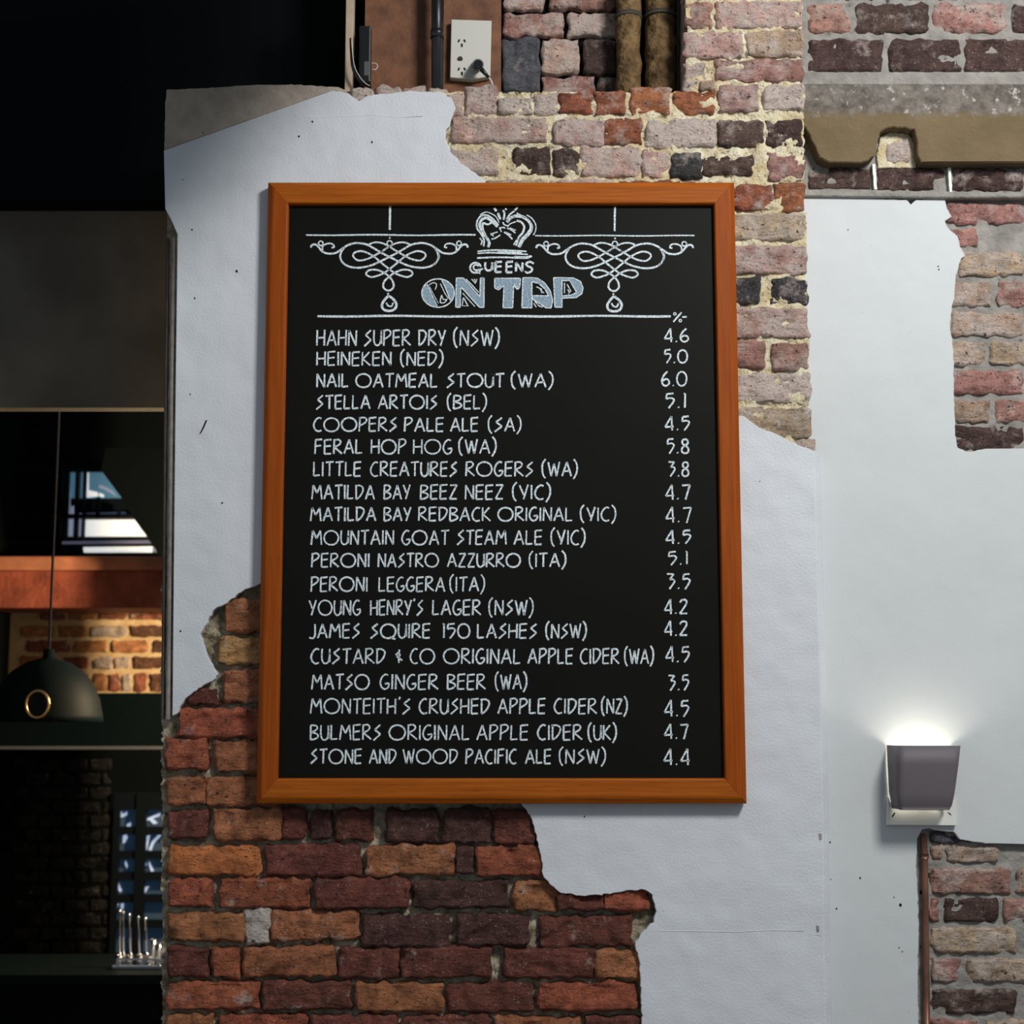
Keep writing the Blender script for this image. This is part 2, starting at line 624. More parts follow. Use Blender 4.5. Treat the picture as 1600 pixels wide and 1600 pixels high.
def mortar(parent, poly_fn, x0, y0, x1, y1, Y, amp, mat, step=4.0, Yb=None, seed=3.0, name='mortar'):
    """lumpy bed of mortar behind the bricks; poly_fn(x, y) tells where it exists"""
    nx, ny = int((x1 - x0) / step) + 1, int((y1 - y0) / step) + 1
    idx, V, Fa = {}, [], []
    for j in range(ny):
        for i in range(nx):
            x, y = x0 + i * step, y0 + j * step
            if not poly_fn(x, y):
                continue
            n = noise.noise(Vector((x * .05, y * .07, seed))) + 0.7 * noise.noise(Vector((x * .16, y * .16, seed + 4)))
            q = P(x + noise.noise(Vector((x * .2, y * .2, 1))) * step * 1.2,
                  y + noise.noise(Vector((x * .2, y * .2, 7))) * step * 1.2, Y - n * amp)
            idx[i, j] = len(V)
            V.append(q)
    for (i, j), k in idx.items():
        if (i + 1, j) in idx and (i, j + 1) in idx and (i + 1, j + 1) in idx:
            Fa.append((k, idx[i, j + 1], idx[i + 1, j + 1], idx[i + 1, j]))
    return mk(name, V, Fa, mat, parent, smooth=True)

def lx(x, y, pts):
    """x of a boundary polyline (given as (y, x)) at height y"""
    for (ya, xa), (yb, xb) in zip(pts, pts[1:]):
        if y <= yb:
            return xa + (xb - xa) * (y - ya) / (yb - ya)
    return pts[-1][1]

# ================================================================== THE PIER
YP = 0.0            # face of the plaster
RE = [(-60, 1253), (97, 1256), (700, 1269), (1640, 1290)]        # right arris of the pier
LE = [(140, 259), (330, 257), (1130, 250), (1640, 249)]          # left arris

core_poly = [(262, 152), (540, 150), (1068, 146), (1068, -420), (1246, -420), (1254, 300), (1264, 700), (1268, 760),
             (1272, 1000), (1280, 1660), (254, 1660), (255, 1130), (259, 800)]
pier = slab('wall_center', core_poly, 0.060, 0.32, M['mortar_grey'], kind='structure')

mortar(pier, lambda x, y: x <= lx(x, y, RE) - 1 and (y > 140 or x > 1068) and (y < 720)
       and not (x < 1100 and y > 420),
       688, -60, 1275, 720, 0.021, 0.009, M['mortar_cream'], 4.0)
mortar(pier, lambda x, y: x >= lx(x, y, LE), 245, 900, 1035, 1650, 0.041, 0.013, M['mortar_grey'], 4.0, seed=11.0)

TOP = [
    # course Z and above (the column that carries on up)
    (1070, 100, 1102, 122, 'p'), (1118, 92, 1255, 124, 'm'), (1068, 124, 1090, 140, 'w'), (1094, 124, 1114, 138, 't'),
    (1070, 46, 1160, 88, 'p'), (1168, 46, 1254, 86, 't'), (1070, 2, 1112, 40, 'm'), (1120, 0, 1252, 40, 'p'),
    (1070, -44, 1160, -6, 'w'), (1168, -46, 1252, -8, 'r'),
    # course A
    (700, 140, 722, 178, 'p'), (727, 134, 776, 178, 'p'), (780, 148, 830, 177, 'w'), (833, 142, 872, 177, 'w'), (875, 137, 926, 176, 'r'),
    (930, 138, 976, 176, 'r'), (984, 136, 1047, 176, 'o'), (1054, 137, 1116, 177, 'o'), (1124, 132, 1184, 172, 'p'), (1194, 131, 1256, 171, 'w'),
    # course B
    (706, 183, 854, 221, 'p'), (867, 185, 944, 225, 'p'), (944, 185, 1002, 224, 'r'), (1011, 186, 1119, 228, 'w'), (1123, 188, 1194, 228, 'd'), (1199, 186, 1254, 226, 'd'),
    # course C
    (704, 231, 778, 269, 'p'), (804, 231, 858, 271, 'd'), (866, 232, 904, 272, 'd'), (908, 228, 1000, 275, 'p'), (1004, 236, 1047, 275, 'p'),
    (1051, 238, 1096, 275, 'k'), (1100, 242, 1176, 272, 'd'), (1202, 236, 1257, 279, 'm'),
    # course D on, right of the board
    (760, 281, 850, 322, 't'), (858, 281, 960, 322, 'p'), (968, 282, 1062, 324, 'r'), (1070, 284, 1140, 326, 'm'),
    (1144, 288, 1208, 325, 'r'), (1210, 286, 1257, 328, 'o'),
    (1100, 333, 1258, 374, 't'),
    (1100, 382, 1259, 427, 'p'),
    (1100, 430, 1188, 472, 'k'), (1205, 434, 1261, 474, 'k'),
    (1100, 481, 1263, 526, 'p'),
    (1100, 531, 1196, 575, 'm'), (1207, 535, 1264, 578, 'm'),
    (1100, 585, 1266, 628, 'w'),
    (1100, 636, 1268, 682, 't'), (1180, 688, 1275, 725, 't'),
]
for x0, y0, x1, y1, c in TOP:
    brick(pier, x0 - 1.5, y0 - 1, x1 + 1.5, y1 + 1, c, Y=0.010 + R(-.003, .003), depth=0.045, skew=R(-1, 1),
          topcut=0.22 if (136 < y0 < 150 and x0 < 1060) else None)

LOW = [
    (352, 936, 430, 986, 'B'), (342, 995, 430, 1036, 'Y'), (350, 1047, 430, 1096, 'B'), (292, 1076, 336, 1100, 'D'),
    (280, 1107, 430, 1151, 'R'), (259, 1156, 320, 1202, 'R'), (337, 1158, 430, 1205, 'B'),
    (262, 1216, 318, 1257, 'B'), (321, 1215, 440, 1257, 'B'),
    (263, 1268, 321, 1310, 'D'), (334, 1264, 438, 1313, 'B'), (441, 1266, 476, 1311, 'D'), (486, 1268, 518, 1310, 'K'), (526, 1265, 580, 1312, 'D'),
    (604, 1264, 683, 1315, 'K'), (696, 1264, 764, 1316, 'K'), (772, 1266, 836, 1318, 'D'),
    (265, 1323, 404, 1366, 'O'), (415, 1320, 562, 1368, 'D'), (573, 1322, 708, 1367, 'B'), (713, 1326, 738, 1366, 'K'), (746, 1325, 850, 1369, 'R'),
    (264, 1375, 327, 1416, 'R'), (345, 1374, 483, 1418, 'R'), (493, 1374, 637, 1419, 'D'), (646, 1378, 793, 1418, 'K'), (804, 1378, 872, 1422, 'B'),
    (874, 1396, 942, 1422, 'D'), (944, 1386, 1013, 1421, 'R'),
    (262, 1427, 379, 1469, 'B'), (382, 1420, 420, 1475, 'W'), (425, 1424, 557, 1469, 'B'), (568, 1430, 702, 1478, 'K'), (716, 1430, 826, 1476, 'K'), (844, 1433, 987, 1479, 'D'),
    (262, 1481, 321, 1526, 'D'), (332, 1482, 370, 1526, 'R'), (380, 1482, 522, 1526, 'B'), (531, 1482, 622, 1528, 'D'), (630, 1482, 766, 1528, 'D'),
    (788, 1484, 926, 1528, 'D'), (932, 1485, 1003, 1528, 'B'),
    (262, 1536, 402, 1578, 'R'), (412, 1536, 548, 1578, 'D'), (558, 1536, 690, 1580, 'B'), (700, 1537, 832, 1580, 'D'), (842, 1538, 994, 1580, 'R'),
    (262, 1588, 330, 1632, 'B'), (342, 1588, 478, 1632, 'R'), (488, 1588, 620, 1632, 'D'), (630, 1589, 764, 1632, 'D'), (774, 1590, 905, 1632, 'B'), (915, 1590, 1000, 1632, 'D'),
]
for x0, y0, x1, y1, c in LOW:
    brick(pier, x0 - 2.5, y0 - 1, x1 + 2, y1 + 2, c, Y=0.010 + R(-.005, .005), depth=0.045, skew=R(-2, 2), rr=0.007, wob=1.2)

# --- white plaster skin: one broken sheet
top_edge = roughen([(520, 141), (545, 146), (560, 158), (575, 150), (590, 148), (640, 142), (690, 144), (702, 152), (712, 168),
                    (706, 184), (697, 205), (695, 220), (704, 236), (720, 254), (742, 270), (760, 285), (830, 330)], 4, 1.3, 2)
mid = [(900, 400), (1080, 600)]
right_edge = roughen([(1130, 640), (1153, 650), (1162, 650), (1172, 657), (1186, 668), (1198, 673), (1216, 679), (1231, 688),
                      (1252, 697), (1268, 703)], 4, 0.9, 5)
corner = [(1271, 704), (1275, 850), (1280, 1050), (1284, 1250), (1287, 1503), (1290, 1660)]
low_edge = roughen([(1004, 1660), (1002, 1560), (999, 1503), (992, 1476), (1003, 1458), (1020, 1442), (1025, 1425), (1018, 1397), (1005, 1390),
                    (975, 1393), (940, 1398), (905, 1400), (876, 1395), (862, 1385), (849, 1370), (846, 1340), (838, 1308), (830, 1278),
                    (814, 1254), (780, 1200)], 4, 1.5, 8)
mid2 = [(640, 1060), (470, 930)]
left_edge = roughen([(425, 905), (392, 918), (372, 928), (352, 944), (332, 953), (324, 972), (313, 990), (316, 1003), (325, 1028),
                     (340, 1054), (336, 1061), (310, 1076), (288, 1093), (280, 1108), (274, 1120)], 4, 1.3, 12)
left_side = [(269, 1118), (271, 900), (274, 600), (277, 366), (268, 345), (258, 326), (256, 235)]
outline = top_edge + mid + right_edge + corner + low_edge + mid2 + left_edge + left_side
slab('plaster', outline, YP, 0.020, M['plaster'], pier, edge_in=0.0015)

# triangle above a slanting shadow edge, the shade put into its colour
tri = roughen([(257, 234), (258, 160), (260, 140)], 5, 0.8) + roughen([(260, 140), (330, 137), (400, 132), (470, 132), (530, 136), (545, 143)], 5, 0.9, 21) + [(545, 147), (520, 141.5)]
slab('shadow_triangle', tri, 0.003, 0.022, M['render'], pier, edge_in=0.002)  # the 'render' key holds the shadow brown, shade put into colour
# rubble ledge on top of the broken wall
for x0, y0, x1, y1, c in ((548, 137, 585, 150, 'w'), (587, 134, 628, 146, 'p'), (630, 134, 668, 144, 'p'), (670, 136, 700, 150, 'w')):
    brick(pier, x0, y0, x1, y1 + 12, c, Y=0.022, depth=0.05, wob=1.3)

# plaster arris of the right corner
V, Fa = [], []
ck = corner[:]
for i, (x, y) in enumerate(ck):
    a = P(x, y, YP + 0.0005)
    for dx, dy in ((-0.001, 0), (0.004, 0.0015), (0.019, 0.018), (0.022, 0.024), (0.022, 0.30)):
        V.append(a + Vector((dx, dy, 0)))
for i in range(len(ck) - 1):
    for k in range(4):
        Fa.append((i * 5 + k, i * 5 + k + 1, (i + 1) * 5 + k + 1, (i + 1) * 5 + k))
mk('plaster_corner', V, Fa, M['plaster'], pier)

# corner bead on the left and the dark reveal beside it
bp = [(271, 372), (268, 600), (266, 800), (264, 1000), (263, 1124)]
v, f = tube_vf([P(x, y, 0.012) for x, y in bp], 0.0068, 10)
mk('corner_bead', v, f, M['bead'], pier, smooth=True)
v, f = tube_vf([P(x - 8.5, y, 0.020) for x, y in bp], 0.0052, 8)
mk('corner_bead', v, f, M['bead_dark'], pier, smooth=True)

# nail holes, nicks and seams of the plaster
def nick(x, y, r, parent, Y, light=False):
    pts = [(x + math.cos(t) * r * R(.6, 1.1), y + math.sin(t) * r * R(.7, 1.3)) for t in [k * math.pi / 3 for k in range(6)]]
    slab('nail_hole', pts, Y - 0.0006, 0.002, M['hole'], parent)
for x, y, r in ((300, 359, 1.8), (370, 424, 2.4), (304, 466, 1.6), (488, 190, 1.8), (467, 213, 1.8), (581, 222, 1.7),
                (347, 786, 1.7), (282, 986, 1.6), (297, 616, 1.2), (317, 207, 1.1), (913, 1276, 1.6), (286, 281, 1.0), (1187, 752, 1)):
    nick(x, y, r, pier, YP)
def ridge(pts, Y, r, mat, parent, name='plaster_seam'):
    v, f = tube_vf([P(x, y, Y) for x, y in pts], r, 6)
    return mk(name, v, f, mat, parent, smooth=True)
ridge([(480, 181), (510, 184), (545, 182), (580, 180), (620, 184), (660, 182)], YP + 0.001, 0.0016, M['plaster'], pier)
ridge([(1022, 1454), (1080, 1455), (1150, 1456), (1210, 1453), (1255, 1455)], YP + 0.001, 0.0018, M['plaster'], pier)
ridge([(1262, 1459), (1284, 1462)], YP + 0.001, 0.0016, M['plaster'], pier)
gouge = slab('gouge', [(311, 679), (316, 669), (321, 657), (324, 656), (319, 668), (314, 677)], YP - 0.0006, 0.002, M['hole'], pier)
for x, y in ((1281, 1308), (1277, 1452)):
    slab('chip', [(x - 2, y - 6), (x + 3, y - 5), (x + 3, y + 4), (x - 1, y + 5)], YP - 0.0007, 0.002, M['render_grey'], pier)

# ================================================================== RIGHT WALL
YR = 0.085
core = [(1180, -420), (1720, -420), (1720, 1660), (1180, 1660)]
wr = slab('wall_right', core, YR + 0.034, 0.25, M['mortar_grey'], kind='structure')
pr_top = roughen([(1240, 309), (1300, 307), (1360, 309), (1415, 312), (1423, 319), (1432, 312), (1476, 310), (1480, 325), (1487, 338), (1477, 345),
                  (1481, 355), (1488, 362), (1496, 368), (1500, 384), (1506, 396), (1508, 400), (1502, 404), (1494, 430), (1492, 462), (1486, 490), (1485, 515), (1490, 550),
                  (1491, 620), (1493, 680), (1497, 700), (1512, 706), (1545, 700)], 4, 0.8, 33)
pr_bot = roughen([(1545, 1318), (1500, 1312), (1490, 1300), (1470, 1298), (1450, 1295), (1440, 1297), (1433, 1310), (1432, 1345), (1434, 1400), (1436, 1450), (1434, 1503),
                  (1436, 1660)], 4, 1.0, 37)
pr = pr_top + [(1720, 700), (1720, 1322)] + pr_bot + [(1240, 1660)]
slab('plaster', pr, YR, 0.024, M['plaster_right'], wr, edge_in=0.0015)
mortar(wr, lambda x, y: True, 1238, -60, 1712, 715, YR + 0.020, 0.004, M['render_grey'], 5.0, seed=15)
mortar(wr, lambda x, y: True, 1425, 1285, 1712, 1650, YR + 0.022, 0.004, M['render_grey'], 5.0, seed=17)
WR = [
    (1264, 60, 1380, 111, 'd'), (1390, 60, 1500, 112, 'd'), (1508, 60, 1620, 112, 'd'),
    (1264, 4, 1330, 50, 'm'), (1338, 4, 1452, 50, 'd'), (1460, 4, 1575, 50, 'm'), (1583, 4, 1690, 50, 'd'), (1264, -50, 1400, -4, 'd'), (1410, -50, 1560, -4, 'm'),
    (1262, 262, 1362, 296, 'd'), (1370, 262, 1480, 297, 'd'), (1490, 262, 1600, 297, 'd'), (1608, 262, 1700, 297, 'd'),
    (1480, 316, 1600, 350, 'm'), (1482, 356, 1530, 384, 'm'), (1500, 392, 1600, 430, 't'), (1484, 438, 1550, 478, 't'),
    (1486, 486, 1600, 524, 't'), (1480, 532, 1540, 570, 't'), (1486, 578, 1600, 616, 'm'), (1486, 624, 1548, 660, 't'), (1488, 666, 1600, 702, 'd'),
    (1558, 438, 1680, 478, 'm'), (1548, 532, 1668, 570, 't'), (1556, 624, 1680, 660, 'm'),
    (1456, 1300, 1530, 1318, 'g'), (1455, 1322, 1475, 1347, 't'), (1479, 1322, 1560, 1347, 't'), (1455, 1357, 1580, 1398, 'm'), (1455, 1405, 1469, 1441, 'm'), (1476, 1404, 1560, 1441, 'd'),
    (1456, 1449, 1590, 1490, 't'), (1456, 1498, 1500, 1536, 'm'), (1508, 1498, 1640, 1536, 't'), (1456, 1546, 1590, 1584, 'd'), (1456, 1594, 1530, 1634, 'm'),
    (1538, 1594, 1670, 1634, 't'), (1568, 1404, 1690, 1441, 'm'), (1588, 1357, 1700, 1398, 't'),
]
for x0, y0, x1, y1, c in WR:
    brick(wr, x0, y0, x1, y1, c, Y=YR + 0.010, depth=0.05)

# stone lintel with the pocket broken in it
lint = [(1240, 132), (1720, 132), (1720, 253), (1440, 254)] + roughen([(1440, 254), (1434, 243), (1432, 215), (1428, 203), (1412, 199), (1388, 199),
        (1376, 205), (1371, 225), (1366, 243), (1354, 253)], 4, 1.6, 41) + [(1345, 254), (1295, 253), (1281, 246)] + \
       roughen([(1281, 246), (1272, 225), (1260, 200), (1240, 188)], 4, 1.2, 43)
slab('lintel', lint, YR - 0.030, 0.06, M['lintel'], wr, edge_in=0.003)
slab('ledge', roughen([(1240, 112), (1720, 112)], 6, .6, 3) + [(1720, 133), (1240, 133)], YR - 0.022, 0.05, M['render_grey'], wr, edge_in=0.003)
brick(wr, 1384, 214, 1422, 254, 'w', Y=YR + 0.004, depth=0.04)
slab('mortar_collar', roughen([(1372, 262), (1370, 240), (1376, 214), (1392, 206), (1418, 208), (1430, 222), (1432, 262), (1372, 262)], 4, 1.2, 51),
     YR + 0.010, 0.03, M['mortar_cream'], wr, edge_in=0.002)
slab('ledge', roughen([(1240, 296), (1320, 295), (1400, 298), (1480, 299), (1560, 300), (1720, 300)], 6, .7, 61) + [(1720, 308), (1480, 309), (1240, 306)],
     YR - 0.012, 0.04, M['render_grey'], wr, edge_in=0.003)
for x, y in ((1366, 256), (1484, 262)):
    slab('pointing', roughen([(x - 3, y), (x + 2, y), (x + 4, y + 40), (x, y + 40), (x - 3, y)], 6, .8), YR + 0.004, 0.02, M['cream_plate'], wr)
for x, y, r in ((1466, 416, 1.5), (1467, 421, 1.5), (1344, 1372, 1.8), (1407, 1414, 2.6), (1307, 1420, 1.6), (1297, 1316, 1.6), (1397, 1402, 1.2),
                (1288, 1206, 1.5), (1405, 1481, 1.2), (1410, 1487, 1.2), (1325, 359, 1.1), (1298, 1374, 1.0)):
    nick(x, y, r, wr, YR)
ridge([(1330, 1434), (1370, 1432), (1400, 1434)], YR + 0.001, 0.0012, M['plaster_right'], wr)

# copper pipe in the chase, clear of the wall behind it
pipe = empty('water_pipe', P(1446, 1660, YR))
v, f = tube_vf([P(1441, 1302, YR + 0.008), P(1443, 1312, YR + 0.006), P(1445, 1340, YR + 0.005), P(1447, 1500, YR + 0.005), P(1449, 1660, YR + 0.005)], 0.0085, 14)
mk('pipe', v, f, M['copper'], pipe, smooth=True)
v, f = tube_vf([P(1445, 1334, YR + .005), P(1445, 1342, YR + .005)], 0.0105, 14)
mk('coupling', v, f, M['copper'], pipe, smooth=True)
tag(pipe, 'brown copper water pipe running down the chase below the wall lamp', 'pipe')
slab('chase', [(1437, 1300), (1454, 1298), (1456, 1660), (1438, 1660)], YR + 0.024, 0.004, M['hole'], wr)

# ================================================================== WALL LAMP
def wall_lamp():
    Yw, Yf = YR - 0.004, YR - 0.115
    root = empty('wall_lamp', P(1441, 1290, YR))
    def loop(xl, yl, xf0, xf1, yf, xr, yr_, Y0, Y1):
        """back left, rounded front, back right"""
        bl, fl, fr = P(xl, yl, Y0), P(xf0, yf, Y1), P(xf1, yf, Y1)
        zt = fl.z
        br = Vector((fr.x + 0.012 * max(0.0, (1255 - yl) / 83 ) - 0.004, Y0, zt))
        pts = [Vector((bl.x, Y0, zt))]
        r = 0.016
        def cornr(a, c, b):
            u, v2 = (a - c).normalized() * r, (b - c).normalized() * r
            return [(c + u) * (1 - t) ** 2 + c * 2 * t * (1 - t) + (c + v2) * t * t for t in (0, .25, .5, .75, 1)]
        pts += cornr(Vector((bl.x, Y0, zt)), Vector((fl.x - 0.012, Y1, zt)), Vector((fr.x, Y1, zt)))
        pts += cornr(Vector((fl.x, Y1, zt)), Vector((fr.x + 0.004, Y1, zt)), br)
        pts.append(br)
        return pts
    levels = [loop(1387, 1172, 1413, 1499, 1165, 0, 0, Yw, Yf),
              loop(1388, 1200, 1412, 1496, 1195, 0, 0, Yw, Yf),
              loop(1390, 1235, 1411, 1490, 1240, 0, 0, Yw, Yf + 0.004),
              loop(1394, 1255, 1411, 1486, 1259, 0, 0, Yw - 0.006, Yf + 0.008),
              loop(1404, 1262, 1414, 1480, 1266, 0, 0, Yw - 0.030, Yf + 0.016)]
    n = len(levels[0])
    V = [q for l in levels for q in l]
    Fa = []
    for i in range(len(levels) - 1):
        for k in range(n - 1):
            Fa.append((i * n + k, (i + 1) * n + k, (i + 1) * n + k + 1, i * n + k + 1))
    Fa.append(tuple((len(levels) - 1) * n + k for k in range(n)))
    o = mk('lamp_shade', V, Fa, M['shade'], root, smooth=True, mats=[M['shade'], M['shade_in']])
    md = o.modifiers.new('thick', 'SOLIDIFY')
    md.thickness = 0.0022
    md.offset = 1
    md.material_offset = 1
    md.material_offset_rim = 1
    md.use_even_offset = True
    # back plate: rises behind the shade
    pts = [(1388, 1246), (1386, 1289), (1495, 1290), (1494, 1246), (1489, 1252), (1482, 1262), (1470, 1264), (1412, 1264), (1400, 1262), (1392, 1254)]
    slab('back_plate', pts, YR - 0.016, 0.014, M['cream_plate'], root, edge_in=0.001)
    for x, s in ((1396, -1), (1484, 1)):
        slab('screw', [(x - 1 - s * 2, 1269), (x + 1 - s * 2 + 1, 1270), (x + 1 + s * 2, 1277 - 3), (x - 1 + s * 2, 1277 - 4)] if s > 0 else
             [(x + 2, 1269), (x + 3, 1271), (x - 1, 1277), (x - 3, 1276)], YR - 0.0175, 0.002, M['hole'], root)
    c = P(1446, 1222, YR - 0.055)
    v, f = lathe_vf([(0.0001, 0.03), (0.012, 0.026), (0.019, 0.012), (0.02, -0.004), (0.012, -0.022), (0.011, -0.036), (0.0001, -0.037)], c, 16)
    mk('bulb', v, f, simple('lit bulb', (1, 0.95, 0.85), 0.5, emit=(1.0, 0.9, 0.74), estr=1.6), root, smooth=True)
    v, f = lathe_vf([(0.013, -0.03), (0.014, -0.055), (0.0001, -0.056)], c, 12)
    mk('bulb_holder', v, f, M['black_plastic'], root, smooth=True)
    tag(root, 'grey half box wall lamp with cream back plate lit upwards on white plaster', 'lamp')
    point('wall_lamp_glow', c + Vector((0, -0.012, 0.030)), 0.85, (1.0, 0.90, 0.74), 0.032)
wall_lamp()

# ================================================================== THE CHALKBOARD
YB, YF = -0.028, -0.046
OUT = [(418, 283), (1148, 283), (1167.5, 1256), (399.5, 1256)]
INN = [(450, 318), (1116, 318), (1133, 1217), (433, 1217)]
Wout = [P(x, y, YF) for x, y in OUT]
Winn = [P(x, y, YF) for x, y in INN]
board = empty('chalkboard', (Wout[2] + Wout[3]) / 2)
def at(corner_i, t, Y):
    q = Winn[corner_i].lerp(Wout[corner_i], t)
    return Vector((q.x, Y, q.z))
prof = [(-0.02, YB + 0.001), (-0.02, YF + 0.006), (0.03, YF + 0.001), (0.07, YF), (0.70, YF), (0.78, YF + 0.0015), (0.985, YF + 0.010),
        (1.0, YF + 0.012), (1.0, -0.007), (0.1, -0.007)]
for a, b, m in ((0, 1, 'wood_x'), (1, 2, 'wood_z'), (2, 3, 'wood_x'), (3, 0, 'wood_z')):
    V = [at(a, t, Y) for t, Y in prof] + [at(b, t, Y) for t, Y in prof]
    n = len(prof)
    # a hair's gap at each mitre
    ax = (V[n] - V[0]).normalized()
    V = [v + ax * 0.0003 for v in V[:n]] + [v - ax * 0.0003 for v in V[n:]]
    Fa = [(k, (k + 1) % n, n + (k + 1) % n, n + k) for k in range(n)]
    Fa += [tuple(range(n - 1, -1, -1)), tuple(range(n, 2 * n))]
    mk('frame_rail', V, Fa, M[m], board)
pc = [at(0, 0.15, YB), at(1, 0.15, YB), at(2, 0.15, YB), at(3, 0.15, YB)]
pb = [v + Vector((0, 0.008, 0)) for v in pc]
mk('black_panel', pc + pb, [(0, 3, 2, 1), (4, 5, 6, 7), (0, 1, 5, 4), (1, 2, 6, 5), (2, 3, 7, 6), (3, 0, 4, 7)], M['board'], board)
tag(board, 'large black chalkboard beer menu in a stained orange timber frame on the pier', 'chalkboard')

# --- chalk drawing: every stroke is a flat ribbon of chalk on the panel
YC = YB - 0.0006
def ribbon(pts, wd, Y=YC, taper=True):
    pts = [Vector((p[0], p[1])) for p in pts]
    n = len(pts)
    V = []
    for i, p in enumerate(pts):
        t = pts[min(i + 1, n - 1)] - pts[max(i - 1, 0)]
        if t.length < 1e-6:
            t = Vector((1, 0))
        t.normalize()
        nn = Vector((-t.y, t.x))
        w2 = wd / 2 * (1 + 0.22 * noise.noise(Vector((p.x * .35, p.y * .35, 3))))
        if 0 < i < n - 1:
            t1 = (pts[i] - pts[i - 1]).normalized()
            cs = abs(t1.dot(t))
            w2 = w2 / max(0.6, cs)
        V.append(P(p.x + nn.x * w2, p.y + nn.y * w2, Y))
        V.append(P(p.x - nn.x * w2, p.y - nn.y * w2, Y))
    return V, [(2 * i, 2 * i + 1, 2 * i + 3, 2 * i + 2) for i in range(n - 1)]

def poly(pts, Y=YC):
    V = [P(x, y, Y) for x, y in pts]
    return V, [tuple(t) for t in tessellate_polygon([[Vector((v.x, v.z, 0)) for v in V]])]

